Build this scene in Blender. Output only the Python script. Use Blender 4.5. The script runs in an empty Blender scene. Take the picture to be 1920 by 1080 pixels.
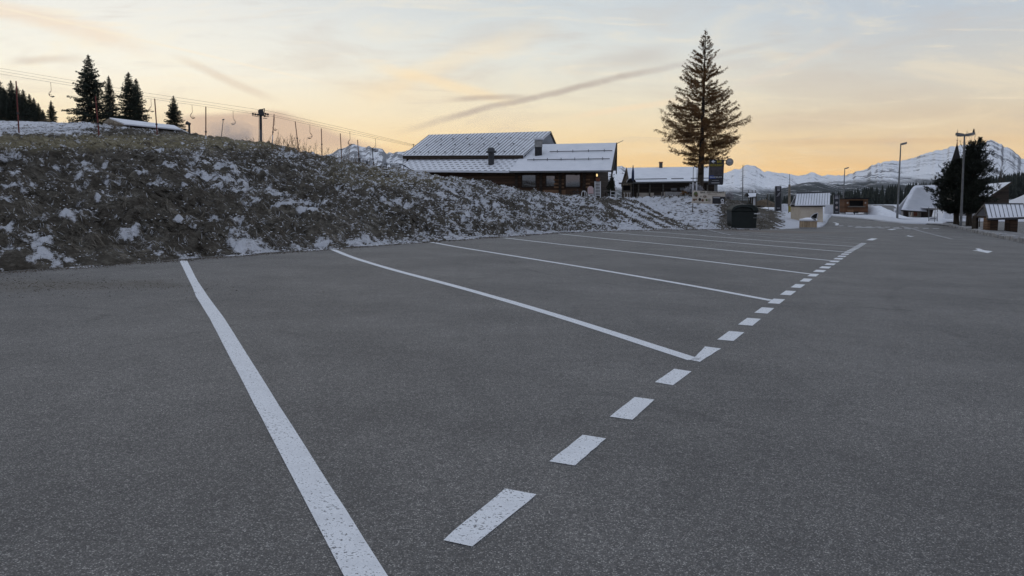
import bpy, math, random
import numpy as np
from mathutils import Vector

# ------------------------------------------------------------------ camera
R = math.radians
F = 1550.0                       # focal length in photo pixels (1920 wide)
PITCH = math.atan(159.0 / F)
CAMZ = 1.4
scene = bpy.context.scene
col = scene.collection
cd = bpy.data.cameras.new('camera'); cam = bpy.data.objects.new('camera', cd); col.objects.link(cam)
cam.location = (0, 0, CAMZ); cam.rotation_euler = (R(90) - PITCH, 0, 0)
cd.sensor_width = 36; cd.lens = F / 1920 * 36; cd.clip_start = 0.05; cd.clip_end = 40000
scene.camera = cam
scene.view_settings.view_transform = 'Standard'; scene.view_settings.look = 'None'
scene.view_settings.exposure = 0.0; scene.view_settings.gamma = 1

CP, SP = math.cos(PITCH), math.sin(PITCH)
def ray(px, py):
    u = (px - 960) / F; v = (540 - py) / F
    d = CP + v * SP
    return u / d, (v * CP - SP) / d          # X and Z per unit of Y
def at(px, py, Y):
    a, b = ray(px, py); return Vector((a * Y, Y, CAMZ + b * Y))
def s2l(c):
    c = c / 255.0
    return c / 12.92 if c <= 0.04045 else ((c + 0.055) / 1.055) ** 2.4
def rgb(r, g, b): return (s2l(r), s2l(g), s2l(b), 1)

# ------------------------------------------------------------------ sky: dusk NISHITA glow, twilight bands and thin cloud streaks
world = bpy.data.worlds.new('World'); scene.world = world; world.use_nodes = True
wn = world.node_tree; wn.nodes.clear()
def N(tree, t, **kw):
    n = tree.nodes.new(t)
    for k, v in kw.items(): setattr(n, k, v)
    return n
def setin(tree, n, i, v):
    if isinstance(v, bpy.types.NodeSocket): tree.links.new(v, n.inputs[i])
    elif v is not None: n.inputs[i].default_value = v
def M_(tree, op, a, b=None, c=None, clamp=False):
    n = N(tree, 'ShaderNodeMath', operation=op, use_clamp=clamp)
    for i, v in enumerate((a, b, c)): setin(tree, n, i, v)
    return n.outputs[0]
def SS(tree, x, a, b, o0=0.0, o1=1.0):       # smoothstep map range
    n = N(tree, 'ShaderNodeMapRange', interpolation_type='SMOOTHSTEP')
    for i, v in enumerate((x, a, b, o0, o1)): setin(tree, n, i, v)
    return n.outputs[0]
def MIX(tree, f, a, b, mode='MIX'):
    n = N(tree, 'ShaderNodeMix', data_type='RGBA', blend_type=mode)
    setin(tree, n, 0, f); setin(tree, n, 6, a); setin(tree, n, 7, b)
    return n.outputs[2]
def RAMP(tree, f, stops, interp='EASE'):
    n = N(tree, 'ShaderNodeValToRGB'); n.color_ramp.interpolation = interp
    e = n.color_ramp.elements
    while len(e) < len(stops): e.new(0.5)
    for el, (p, c) in zip(e, stops): el.position = p; el.color = c if len(c) == 4 else (*c, 1)
    setin(tree, n, 0, f); return n.outputs[0]
def NOISE(tree, vec, scale, detail=4, rough=0.55, dist=0.0, out=0):
    n = N(tree, 'ShaderNodeTexNoise'); setin(tree, n, 'Vector', vec)
    n.inputs['Scale'].default_value = scale; n.inputs['Detail'].default_value = detail
    n.inputs['Roughness'].default_value = rough; n.inputs['Distortion'].default_value = dist
    return n.outputs[out]

SUN_EL, SUN_AZ = 2.5, -14.0       # just coming up behind the left hand hill (azimuth from the view axis, + right)
tc = N(wn, 'ShaderNodeTexCoord'); D_ = tc.outputs['Generated']
sx = N(wn, 'ShaderNodeSeparateXYZ'); wn.links.new(D_, sx.inputs[0])
dx, dy, dz = sx.outputs
zc = M_(wn, 'MAXIMUM', dz, 0.0)
ev = M_(wn, 'SQRT', zc)
def pz(py):                        # ramp position of a photo row
    b = ray(960, py)[1]; return math.sqrt(max(0, b / math.sqrt(1 + b * b)))
SKY_ZEN = rgb(188, 200, 220); SKY_HI = rgb(190, 200, 213)
left = RAMP(wn, ev, [(0.0, rgb(255, 208, 142)), (pz(300), rgb(255, 220, 163)), (pz(235), rgb(253, 233, 194)), (pz(150), rgb(250, 245, 229)), (pz(40), rgb(238, 237, 230)), (0.62, rgb(205, 208, 212)), (1, SKY_ZEN)], 'LINEAR')
midr = RAMP(wn, ev, [(0.0, rgb(255, 186, 108)), (pz(325), rgb(255, 208, 133)), (pz(260), rgb(248, 221, 173)), (pz(190), rgb(237, 227, 202)), (pz(100), rgb(223, 225, 219)), (pz(10), rgb(206, 213, 216)), (0.66, SKY_HI), (1, SKY_ZEN)], 'LINEAR')
right = RAMP(wn, ev, [(0.0, rgb(252, 180, 98)), (pz(335), rgb(251, 199, 124)), (pz(290), rgb(239, 206, 157)), (pz(220), rgb(222, 207, 182)), (pz(140), rgb(207, 205, 199)), (pz(50), rgb(190, 199, 208)), (0.66, rgb(168, 182, 202)), (1, SKY_ZEN)], 'LINEAR')
back = RAMP(wn, ev, [(0.0, rgb(156, 160, 182)), (0.22, rgb(192, 182, 188)), (0.40, rgb(186, 189, 203)), (0.7, rgb(176, 186, 206)), (1, SKY_ZEN)], 'LINEAR')
ysafe = M_(wn, 'MAXIMUM', dy, 0.08)
u_ = M_(wn, 'DIVIDE', dx, ysafe); w_ = M_(wn, 'DIVIDE', dz, ysafe)
base = MIX(wn, SS(wn, u_, -0.52, 0.05), left, midr)
base = MIX(wn, SS(wn, u_, 0.02, 0.52), base, right)
cuw = N(wn, 'ShaderNodeCombineXYZ'); setin(wn, cuw, 0, u_); setin(wn, cuw, 1, w_)
UW = cuw.outputs[0]
def uw(px, py): return ray(px, py)
# soft broken veil of cloud, stretched along the horizon
mp = N(wn, 'ShaderNodeMapping'); setin(wn, mp, 0, UW); mp.inputs['Rotation'].default_value = (0, 0, R(9)); mp.inputs['Scale'].default_value = (2.2, 9.0, 1)
veil = NOISE(wn, mp.outputs[0], 2.3, 6, 0.62, 0.6)
front = SS(wn, dy, 0.15, 0.45)
base = MIX(wn, M_(wn, 'MULTIPLY', SS(wn, veil, 0.47, 0.68), M_(wn, 'MULTIPLY', front, 0.26)), base, rgb(200, 184, 170))
base = MIX(wn, M_(wn, 'MULTIPLY', SS(wn, veil, 0.50, 0.30), M_(wn, 'MULTIPLY', front, 0.30)), base, rgb(255, 236, 200))
mp2 = N(wn, 'ShaderNodeMapping'); setin(wn, mp2, 0, UW); mp2.inputs['Rotation'].default_value = (0, 0, R(-17)); mp2.inputs['Scale'].default_value = (1.6, 17.0, 1)
wisp = NOISE(wn, mp2.outputs[0], 3.2, 7, 0.66, 0.9)
base = MIX(wn, M_(wn, 'MULTIPLY', SS(wn, wisp, 0.53, 0.70), M_(wn, 'MULTIPLY', front, 0.30)), base, rgb(255, 238, 208))
base = MIX(wn, M_(wn, 'MULTIPLY', SS(wn, wisp, 0.45, 0.30), M_(wn, 'MULTIPLY', front, 0.20)), base, rgb(196, 184, 176))
wob = NOISE(wn, UW, 5.0, 6, 0.6); wob2 = NOISE(wn, UW, 22.0, 4, 0.6)
def streak(b, p0, p1, wd, colr, amt, soft=1.0, wobble=0.02, ends=(0.15, 0.2), pw=1.0):
    (ua, wa), (ub, wb) = uw(*p0), uw(*p1)
    L = math.hypot(ub - ua, wb - wa); tx, tw = (ub - ua) / L, (wb - wa) / L
    du = M_(wn, 'SUBTRACT', u_, ua); dw = M_(wn, 'SUBTRACT', w_, wa)
    t = M_(wn, 'DIVIDE', M_(wn, 'ADD', M_(wn, 'MULTIPLY', du, tx), M_(wn, 'MULTIPLY', dw, tw)), L)
    d = M_(wn, 'ADD', M_(wn, 'MULTIPLY', du, -tw), M_(wn, 'MULTIPLY', dw, tx))
    d = M_(wn, 'ADD', d, M_(wn, 'MULTIPLY', M_(wn, 'SUBTRACT', wob, 0.5), wobble))
    m = SS(wn, M_(wn, 'ABSOLUTE', d), wd / F * soft, wd / F * 0.1)
    m = M_(wn, 'MULTIPLY', m, M_(wn, 'MULTIPLY', SS(wn, t, 0.0, ends[0]), SS(wn, t, 1.0, 1.0 - ends[1])))
    m = M_(wn, 'MULTIPLY', m, M_(wn, 'MULTIPLY', front, SS(wn, M_(wn, 'ADD', M_(wn, 'MULTIPLY', wob2, 0.7), M_(wn, 'MULTIPLY', wob, 0.5)), 0.30, 0.66, 0.45, 1.0)))
    return MIX(wn, M_(wn, 'MULTIPLY', m, amt), b, colr)
WARM = rgb(255, 226, 178); MAUVE = rgb(182, 163, 150); PALE = rgb(250, 238, 214)
base = streak(base, (640, 190), (1080, 35), 30, WARM, 0.30, 1, 0.05, (0.3, 0.35))
base = streak(base, (660, 110), (1000, 205), 16, WARM, 0.45, 1, 0.02, (0.3, 0.3))
base = streak(base, (560, 150), (960, 190), 40, WARM, 0.25, 1, 0.06, (0.4, 0.4))
base = streak(base, (1040, 225), (1330, 180), 9, rgb(250, 222, 185), 0.5, 1, 0.015, (0.3, 0.3))
base = streak(base, (1340, 185), (1640, 55), 12, rgb(225, 214, 200), 0.55, 1, 0.015, (0.3, 0.4))
base = streak(base, (-60, 0), (330, 110), 26, rgb(240, 216, 190), 0.55, 1, 0.03, (0.1, 0.4))
base = streak(base, (-40, 5), (640, 162), 3.5, PALE, 0.55, 1, 0.006, (0.1, 0.1))
base = streak(base, (300, 95), (540, 195), 12, rgb(222, 204, 182), 0.55, 1, 0.02, (0.4, 0.3))
base = streak(base, (0, 118), (180, 108), 12, rgb(205, 188, 172), 0.5, 1, 0.02, (0.3, 0.4))
base = streak(base, (820, 188), (1010, 180), 8, MAUVE, 0.6, 1, 0.012, (0.35, 0.35))
base = streak(base, (1060, 130), (1300, 90), 26, rgb(196, 188, 180), 0.5, 1, 0.03, (0.4, 0.4))
base = streak(base, (715, 252), (1300, 112), 9.5, rgb(176, 160, 151), 0.66, 1, 0.022, (0.3, 0.25))
base = streak(base, (1180, 140), (1560, 58), 9, rgb(190, 183, 178), 0.35, 1, 0.012, (0.2, 0.5))
base = streak(base, (1330, 235), (1960, 200), 24, rgb(206, 184, 160), 0.35, 1, 0.02, (0.3, 0.3))
base = streak(base, (1350, 268), (1940, 262), 10, rgb(214, 178, 140), 0.35, 1, 0.01, (0.3, 0.2))
# low mauve bank of cloud behind the lift
def below(p0, p1, s=10):
    (ua, wa), (ub, wb) = uw(*p0), uw(*p1)
    k = (wb - wa) / (ub - ua)
    ln = M_(wn, 'ADD', M_(wn, 'MULTIPLY', M_(wn, 'SUBTRACT', u_, ua), k), wa)
    dd = M_(wn, 'ADD', M_(wn, 'SUBTRACT', ln, w_), M_(wn, 'MULTIPLY', M_(wn, 'SUBTRACT', wob2, 0.5), 0.008))
    return SS(wn, dd, -s / F * 0.4, s / F)
lowc = M_(wn, 'MULTIPLY', below((340, 216), (520, 203)), below((520, 203), (800, 305), 16))
lowc = M_(wn, 'MULTIPLY', M_(wn, 'MULTIPLY', lowc, SS(wn, u_, uw(300, 0)[0], uw(365, 0)[0])), front)
lowc = M_(wn, 'MULTIPLY', lowc, SS(wn, w_, uw(0, 305)[1], uw(0, 262)[1], 0.25, 1.0))
base = MIX(wn, M_(wn, 'MULTIPLY', lowc, 0.85), base, rgb(204, 176, 156))
sky = N(wn, 'ShaderNodeTexSky'); sky.sky_type = 'NISHITA'; sky.sun_disc = False
sky.sun_elevation = R(SUN_EL); sky.sun_rotation = R(SUN_AZ); sky.altitude = 1600; sky.dust_density = 1.0
wn.links.new(D_, sky.inputs[0])
fb = SS(wn, dy, -0.25, 0.35)
full = MIX(wn, fb, back, base)
bg1 = N(wn, 'ShaderNodeBackground'); setin(wn, bg1, 0, full); bg1.inputs[1].default_value = 1.04
bg2 = N(wn, 'ShaderNodeBackground'); setin(wn, bg2, 0, sky.outputs[0]); bg2.inputs[1].default_value = 0.004
ad = N(wn, 'ShaderNodeAddShader'); wn.links.new(bg1.outputs[0], ad.inputs[0]); wn.links.new(bg2.outputs[0], ad.inputs[1])
wo = N(wn, 'ShaderNodeOutputWorld'); wn.links.new(ad.outputs[0], wo.inputs[0])

sd = bpy.data.lights.new('sun', 'SUN'); sd.energy = 0.12; sd.angle = R(25); sd.color = (1, 0.82, 0.6)
sun = bpy.data.objects.new('sun', sd); col.objects.link(sun)
sdir = Vector((math.sin(R(SUN_AZ)) * math.cos(R(SUN_EL)), math.cos(R(SUN_AZ)) * math.cos(R(SUN_EL)), math.sin(R(SUN_EL))))
sun.rotation_euler = (-sdir).to_track_quat('-Z', 'Y').to_euler()

# ------------------------------------------------------------------ materials
MATS = {}
def mat(name, color=(0.5, 0.5, 0.5), rough=0.8, metal=0.0, spec=0.3):
    m = bpy.data.materials.new(name); m.use_nodes = True
    b = m.node_tree.nodes['Principled BSDF']
    b.inputs['Base Color'].default_value = (*color[:3], 1); b.inputs['Roughness'].default_value = rough
    b.inputs['Metallic'].default_value = metal; b.inputs['Specular IOR Level'].default_value = spec
    MATS[name] = m; return m
def parts_of(m):
    t = m.node_tree; return t, t.nodes['Principled BSDF']
def objco(t): return N(t, 'ShaderNodeNewGeometry').outputs['Position']
def stretch(t, vec, s):
    n = N(t, 'ShaderNodeMapping'); setin(t, n, 0, vec); n.inputs['Scale'].default_value = s; return n.outputs[0]
def bump(t, b, h, strength=0.5, dist=0.01):
    n = N(t, 'ShaderNodeBump'); n.inputs['Strength'].default_value = strength; n.inputs['Distance'].default_value = dist
    setin(t, n, 'Height', h); t.links.new(n.outputs[0], b.inputs['Normal'])
def mottled(name, c1, c2, scale=3.0, rough=0.85, metal=0.0, stretchv=None, detail=5, bmp=0.0, spec=0.3, bscale=None):
    m = mat(name, c1, rough, metal, spec); t, b = parts_of(m)
    v = objco(t)
    if stretchv: v = stretch(t, v, stretchv)
    n = NOISE(t, v, scale, detail, 0.6)
    t.links.new(RAMP(t, n, [(0.3, c1), (0.7, c2)], 'LINEAR'), b.inputs['Base Color'])
    if bmp: bump(t, b, NOISE(t, v, bscale or scale * 3, 4), bmp, 0.02)
    return m

def make_asphalt():
    m = mat('asphalt', rough=0.72, spec=0.42); t, b = parts_of(m); p = objco(t)
    vor = N(t, 'ShaderNodeTexVoronoi'); vor.inputs['Scale'].default_value = 135; setin(t, vor, 'Vector', p)
    sep = N(t, 'ShaderNodeSeparateColor'); t.links.new(vor.outputs['Color'], sep.inputs[0])
    stone = M_(t, 'POWER', sep.outputs[0], 1.8)
    gap = SS(t, vor.outputs['Distance'], 0.62, 0.35)
    fine = NOISE(t, p, 260, 3, 0.6)
    big = NOISE(t, p, 0.42, 6, 0.62); mid = NOISE(t, p, 3.5, 4, 0.6)
    c = RAMP(t, stone, [(0.0, (0.044, 0.043, 0.043)), (0.5, (0.155, 0.150, 0.146)), (1.0, (0.50, 0.485, 0.465))], 'LINEAR')
    c = MIX(t, gap, (0.026, 0.027, 0.031, 1), c)
    c = MIX(t, 0.35, c, RAMP(t, fine, [(0.3, (0.052, 0.051, 0.052)), (0.75, (0.28, 0.272, 0.265))], 'LINEAR'))
    gr = M_(t, 'ADD', M_(t, 'MULTIPLY', NOISE(t, p, 26, 3, 0.7), 0.5), M_(t, 'MULTIPLY', NOISE(t, p, 58, 2, 0.6), 0.5))
    c = MIX(t, 1.0, c, RAMP(t, gr, [(0.34, (0.62, 0.62, 0.63)), (0.66, (1.38, 1.37, 1.35))], 'LINEAR'), 'MULTIPLY')
    # polish and wear, broad and faint
    tone = M_(t, 'ADD', M_(t, 'MULTIPLY', SS(t, big, 0.3, 0.72), 0.34), M_(t, 'MULTIPLY', SS(t, mid, 0.3, 0.7), 0.12))
    c = MIX(t, 1.0, c, RAMP(t, tone, [(0.0, (0.80, 0.80, 0.80)), (0.5, (1.50, 1.48, 1.44))], 'LINEAR'), 'MULTIPLY')
    # earth carried on to the tarmac: two stains of their own shape
    def stain(cx, cy, rx, ry, rot):
        n = N(t, 'ShaderNodeMapping'); n.vector_type = 'TEXTURE'; setin(t, n, 0, p)
        n.inputs['Location'].default_value = (cx, cy, 0); n.inputs['Rotation'].default_value = (0, 0, rot); n.inputs['Scale'].default_value = (rx, ry, 60)
        l = N(t, 'ShaderNodeVectorMath', operation='LENGTH'); t.links.new(n.outputs[0], l.inputs[0])
        e = M_(t, 'ADD', l.outputs['Value'], M_(t, 'MULTIPLY', M_(t, 'SUBTRACT', NOISE(t, p, 1.3, 6, 0.7), 0.5), 1.3))
        return SS(t, e, 1.05, 0.35)
    q = at(130, 535, 12.6); s1 = stain(q.x - 0.7, q.y, 3.3, 1.1, 0.25)
    q2 = at(1460, 434, 49.5); s2 = stain(q2.x, q2.y, 5.0, 2.6, 0.0)
    crumbs = SS(t, NOISE(t, p, 38, 4, 0.7), 0.40, 0.58)
    c = MIX(t, M_(t, 'MULTIPLY', M_(t, 'MULTIPLY', s1, crumbs), 0.8), c, (0.055, 0.045, 0.032, 1))
    c = MIX(t, M_(t, 'MULTIPLY', s2, 0.55), c, (0.12, 0.085, 0.06, 1))
    # tyre arcs, a long paving seam and a few hairline cracks
    def ring(cx, cy, rad, w, amt, cc):
        dv = N(t, 'ShaderNodeVectorMath', operation='DISTANCE'); setin(t, dv, 0, p); dv.inputs[1].default_value = (cx, cy, 0)
        d = M_(t, 'ABSOLUTE', M_(t, 'SUBTRACT', M_(t, 'ADD', dv.outputs['Value'], M_(t, 'MULTIPLY', M_(t, 'SUBTRACT', mid, 0.5), 0.10)), rad))
        m_ = M_(t, 'MULTIPLY', SS(t, d, w, w * 0.3), SS(t, NOISE(t, p, 0.8, 4, 0.7), 0.40, 0.62))
        return MIX(t, M_(t, 'MULTIPLY', m_, amt), cc, (0.03, 0.03, 0.032, 1))
    for a in ((9, 20, 9.0, .10, .35), (9.3, 20.2, 7.6, .10, .30), (-2, 30, 8.5, .07, .45), (18, 8, 13.0, .11, .28), (18, 8, 11.4, .11, .25), (-12, -6, 17.5, .1, .25), (30, 40, 22, .12, .3), (30, 40, 20.4, .12, .3)): c = ring(*a, c)
    sp_ = N(t, 'ShaderNodeSeparateXYZ'); t.links.new(p, sp_.inputs[0])
    sv = M_(t, 'ADD', M_(t, 'MULTIPLY', sp_.outputs[0], 0.93), M_(t, 'MULTIPLY', sp_.outputs[1], -0.36))
    sv = M_(t, 'ADD', sv, M_(t, 'MULTIPLY', M_(t, 'SUBTRACT', NOISE(t, p, 1.5, 4, 0.6), 0.5), 0.25))
    for off, am in ((-12.35, .7), (-6.1, .3)): c = MIX(t, M_(t, 'MULTIPLY', M_(t, 'MULTIPLY', SS(t, M_(t, 'ABSOLUTE', M_(t, 'SUBTRACT', sv, off)), 0.022, 0.006), SS(t, big, .40, .55)), am), c, (0.02, 0.02, 0.022, 1))
    vc = N(t, 'ShaderNodeTexVoronoi'); vc.feature = 'DISTANCE_TO_EDGE'; vc.inputs['Scale'].default_value = 0.23
    wv_ = N(t, 'ShaderNodeVectorMath', operation='MULTIPLY_ADD'); t.links.new(NOISE(t, p, 2.0, 5, 0.65, 0, 1), wv_.inputs[0]); wv_.inputs[1].default_value = (.7, .7, 0); setin(t, wv_, 2, p); t.links.new(wv_.outputs[0], vc.inputs['Vector'])
    c = MIX(t, M_(t, 'MULTIPLY', M_(t, 'MULTIPLY', SS(t, vc.outputs['Distance'], 0.0028, 0.0008), SS(t, NOISE(t, p, 0.11, 3, .5), .56, .64)), 0.3), c, (0.02, 0.02, 0.022, 1))
    oil = SS(t, NOISE(t, p, 0.9, 3, 0.5), 0.69, 0.76)
    c = MIX(t, M_(t, 'MULTIPLY', oil, 0.4), c, (0.035, 0.034, 0.034, 1))
    t.links.new(c, b.inputs['Base Color'])
    bump(t, b, M_(t, 'SUBTRACT', fine, M_(t, 'MULTIPLY', vor.outputs['Distance'], 1.2)), 0.55, 0.006)
    return m
make_asphalt()
def make_paint():
    m = mat('road_paint', rough=0.75, spec=0.3); t, b = parts_of(m); p = objco(t)
    f = NOISE(t, p, 75, 3, 0.55); big = NOISE(t, p, 5, 5, 0.65); v2 = NOISE(t, p, 160, 2, 0.5)
    hole = SS(t, M_(t, 'ADD', f, M_(t, 'MULTIPLY', M_(t, 'SUBTRACT', big, 0.5), 0.32)), 0.40, 0.34)
    c = RAMP(t, v2, [(0.3, (0.62, 0.64, 0.67)), (0.7, (0.80, 0.81, 0.835))], 'LINEAR')
    c = MIX(t, SS(t, big, 0.42, 0.7, 0, 0.35), c, (0.46, 0.47, 0.49, 1))
    c = MIX(t, M_(t, 'MULTIPLY', hole, 0.85), c, (0.07, 0.07, 0.075, 1))
    t.links.new(c, b.inputs['Base Color']); bump(t, b, M_(t, 'ADD', f, v2), 0.5, 0.006)
make_paint()
mottled('road_paint_worn', (0.16, 0.16, 0.165), (0.50, 0.505, 0.52), 3.0, 0.8, detail=7)
def make_snow(name='snow', dirt=0.25, sc=1.0):
    m = mat(name, rough=0.7, spec=0.2); t, b = parts_of(m); p = objco(t)
    n1 = NOISE(t, p, 1.2 * sc, 6, 0.65); n2 = NOISE(t, p, 9 * sc, 5, 0.7)
    c = RAMP(t, n1, [(0.3, (0.62, 0.64, 0.69)), (0.7, (0.76, 0.77, 0.80))], 'LINEAR')
    c = MIX(t, M_(t, 'MULTIPLY', SS(t, n2, 0.56, 0.70), dirt), c, (0.14, 0.13, 0.11, 1))
    t.links.new(c, b.inputs['Base Color']); bump(t, b, n2, 0.6, 0.05)
    return m
make_snow('snow', 0.12); make_snow('snow_ground', 0.6, 0.8)

def make_bank():
    m = mat('bank_turf', rough=0.95, spec=0.1); t, b = parts_of(m); p = objco(t)
    a = N(t, 'ShaderNodeAttribute'); a.attribute_name = 'snow'; sn = a.outputs['Fac']
    a2 = N(t, 'ShaderNodeAttribute'); a2.attribute_name = 'kind'; kd = a2.outputs['Fac']
    pv = stretch(t, p, (1.0, 0.55, 1.6))
    n1 = NOISE(t, pv, 2.6, 7, 0.68); n2 = NOISE(t, pv, 14, 5, 0.7); n3 = NOISE(t, p, 45, 3, 0.7)
    mx = M_(t, 'ADD', M_(t, 'MULTIPLY', n1, 0.45), M_(t, 'ADD', M_(t, 'MULTIPLY', n2, 0.35), M_(t, 'MULTIPLY', n3, 0.2)))
    g = RAMP(t, mx, [(0.32, (0.024, 0.021, 0.017)), (0.48, (0.072, 0.063, 0.051)), (0.60, (0.165, 0.150, 0.125)), (0.72, (0.34, 0.33, 0.31))], 'LINEAR')
    y = RAMP(t, mx, [(0.32, (0.075, 0.062, 0.036)), (0.50, (0.22, 0.19, 0.115)), (0.66, (0.43, 0.39, 0.27))], 'LINEAR')
    g = MIX(t, kd, g, y)
    s = SS(t, M_(t, 'ADD', sn, M_(t, 'MULTIPLY', M_(t, 'SUBTRACT', M_(t, 'ADD', M_(t, 'MULTIPLY', n2, 0.6), M_(t, 'MULTIPLY', n3, 0.4)), 0.5), 1.15)), 0.42, 0.60)
    c = MIX(t, s, g, RAMP(t, n3, [(0.3, (0.52, 0.54, 0.59)), (0.7, (0.72, 0.73, 0.77))], 'LINEAR'))
    t.links.new(c, b.inputs['Base Color'])
    bump(t, b, M_(t, 'ADD', n2, M_(t, 'ADD', n3, M_(t, 'MULTIPLY', s, 0.3))), 0.8, 0.08)
make_bank()
def make_grass():
    m = mat('dead_grass', rough=0.8, spec=0.15); t, b = parts_of(m)
    a = N(t, 'ShaderNodeAttribute'); a.attribute_name = 'tint'
    t.links.new(a.outputs['Color'], b.inputs['Base Color'])
make_grass()
def make_mountain(name, rock, forest_lo, forest_hi, rockamt=0.5, sc=1.0):
    m = mat(name, rough=0.9, spec=0.1); t, b = parts_of(m); p = objco(t)
    g = N(t, 'ShaderNodeNewGeometry'); sp = N(t, 'ShaderNodeSeparateXYZ'); t.links.new(g.outputs['Normal'], sp.inputs[0])
    pz_ = N(t, 'ShaderNodeSeparateXYZ'); t.links.new(p, pz_.inputs[0])
    n1 = NOISE(t, stretch(t, p, (1.6, 0.4, 0.8)), 0.005 * sc, 8, 0.66); n2 = NOISE(t, stretch(t, p, (2.2, 0.16, 0.5)), 0.014 * sc, 9, 0.72, 0.9)
    steep = M_(t, 'SUBTRACT', 1.0, sp.outputs[2])
    k = M_(t, 'ADD', M_(t, 'MULTIPLY', steep, 0.25), M_(t, 'ADD', M_(t, 'MULTIPLY', n2, 0.62), M_(t, 'MULTIPLY', n1, 0.38)))
    rk = SS(t, k, rockamt, rockamt + 0.035, 0.0, 0.85)
    c = MIX(t, rk, RAMP(t, n1, [(0.3, (0.72, 0.74, 0.78)), (0.7, (0.84, 0.85, 0.88))], 'LINEAR'), (*rock, 1))
    alt = M_(t, 'ADD', pz_.outputs[2], M_(t, 'MULTIPLY', M_(t, 'SUBTRACT', n1, 0.5), (forest_hi - forest_lo) * 2.2))
    fr = M_(t, 'MULTIPLY', SS(t, alt, forest_hi, forest_lo), SS(t, n2, 0.36, 0.46))
    c = MIX(t, fr, c, RAMP(t, n2, [(0.4, (0.014, 0.019, 0.022)), (0.7, (0.05, 0.06, 0.065))], 'LINEAR'))
    t.links.new(c, b.inputs['Base Color']); bump(t, b, n2, 0.7, 12)
def make_metal_roof(name, seam_dir, spacing, patch=0.0):
    # snow lying in the pans of a seamed roof, seams bare; patches melted
    m = mat(name, rough=0.65); t, b = parts_of(m); p = objco(t)
    n2 = NOISE(t, p, 7, 5, 0.7); n1 = NOISE(t, p, 1.1, 5, 0.6); n3 = NOISE(t, p, 45, 3, 0.6)
    c = RAMP(t, n1, [(0.3, (0.62, 0.64, 0.68)), (0.7, (0.72, 0.73, 0.77))], 'LINEAR')
    c = MIX(t, M_(t, 'MULTIPLY', SS(t, n3, 0.63, 0.72), 0.5), c, (0.15, 0.15, 0.16, 1))
    c = MIX(t, M_(t, 'MULTIPLY', SS(t, M_(t, 'ADD', M_(t, 'MULTIPLY', n1, 0.6), M_(t, 'MULTIPLY', n2, 0.4)), 0.53, 0.63), patch), c, (0.13, 0.135, 0.15, 1))
    t.links.new(c, b.inputs['Base Color']); bump(t, b, n2, 0.3, 0.03)
make_metal_roof('roof_snow', None, 1, 0.0); make_metal_roof('roof_snow_patchy', None, 1, 0.55)
def make_tile_roof():
    # snow on tiles laid in courses: the bare lower edge of every other tile shows
    m = mat('roof_tiles_snow', rough=0.7); t, b = parts_of(m); p = objco(t)
    sp = N(t, 'ShaderNodeSeparateXYZ'); t.links.new(p, sp.inputs[0])
    al = R(14.0)
    s_ = M_(t, 'ADD', M_(t, 'MULTIPLY', sp.outputs[0], math.cos(al)), M_(t, 'MULTIPLY', sp.outputs[1], -math.sin(al)))
    rowf = M_(t, 'DIVIDE', M_(t, 'ADD', sp.outputs[2], M_(t, 'MULTIPLY', NOISE(t, p, 0.8, 2), 0.05)), 0.205)
    row = M_(t, 'FLOOR', rowf); fr = M_(t, 'FRACT', rowf)
    colf = M_(t, 'ADD', M_(t, 'DIVIDE', s_, 0.56), M_(t, 'MULTIPLY', row, 0.5))
    cf = M_(t, 'FRACT', colf)
    n2 = NOISE(t, p, 7, 4, 0.7)
    slot = M_(t, 'MULTIPLY', M_(t, 'LESS_THAN', cf, M_(t, 'ADD', 0.36, M_(t, 'MULTIPLY', n2, 0.3))), M_(t, 'LESS_THAN', fr, M_(t, 'ADD', 0.02, M_(t, 'MULTIPLY', n2, 0.5))))
    c = RAMP(t, n2, [(0.3, (0.60, 0.62, 0.66)), (0.7, (0.72, 0.73, 0.77))], 'LINEAR')
    c = MIX(t, slot, c, (0.05, 0.052, 0.06, 1)); t.links.new(c, b.inputs['Base Color']); bump(t, b, M_(t, 'SUBTRACT', n2, slot), 0.4, 0.03)
make_tile_roof()
def make_wood(name, c1, c2, scale=1.2, plank=0.2, axis=2):
    m = mat(name, rough=0.85); t, b = parts_of(m); p = objco(t)
    sp = N(t, 'ShaderNodeSeparateXYZ'); t.links.new(p, sp.inputs[0])
    fr = M_(t, 'FRACT', M_(t, 'DIVIDE', sp.outputs[axis], plank))
    seam = SS(t, M_(t, 'ABSOLUTE', M_(t, 'SUBTRACT', fr, 0.5)), 0.40, 0.49)
    cell = M_(t, 'FLOOR', M_(t, 'DIVIDE', sp.outputs[axis], plank))
    wv = N(t, 'ShaderNodeTexWhiteNoise'); wv.noise_dimensions = '1D'; setin(t, wv, 'W', cell)
    sv = (1, 1, 7) if axis == 2 else (7, 7, 1)
    n = NOISE(t, stretch(t, p, sv), scale * 2, 6, 0.65)
    v = M_(t, 'ADD', M_(t, 'MULTIPLY', n, 0.7), M_(t, 'MULTIPLY', wv.outputs[0], 0.35))
    c = RAMP(t, v, [(0.3, c1), (0.8, c2)], 'LINEAR')
    c = MIX(t, seam, c, (0.012, 0.010, 0.008, 1))
    t.links.new(c, b.inputs['Base Color']); bump(t, b, M_(t, 'SUBTRACT', n, seam), 0.5, 0.02)
make_wood('log_wall', (0.030, 0.018, 0.011), (0.115, 0.066, 0.040), 1.2, 0.24)
make_wood('dark_wood', (0.018, 0.013, 0.010), (0.055, 0.040, 0.030), 1.2, 0.22)
make_wood('grey_wood', (0.055, 0.050, 0.044), (0.16, 0.145, 0.125), 1.5, 0.18)
make_wood('trailer_wood', (0.070, 0.033, 0.017), (0.165, 0.080, 0.042), 1.5, 0.2)
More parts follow.
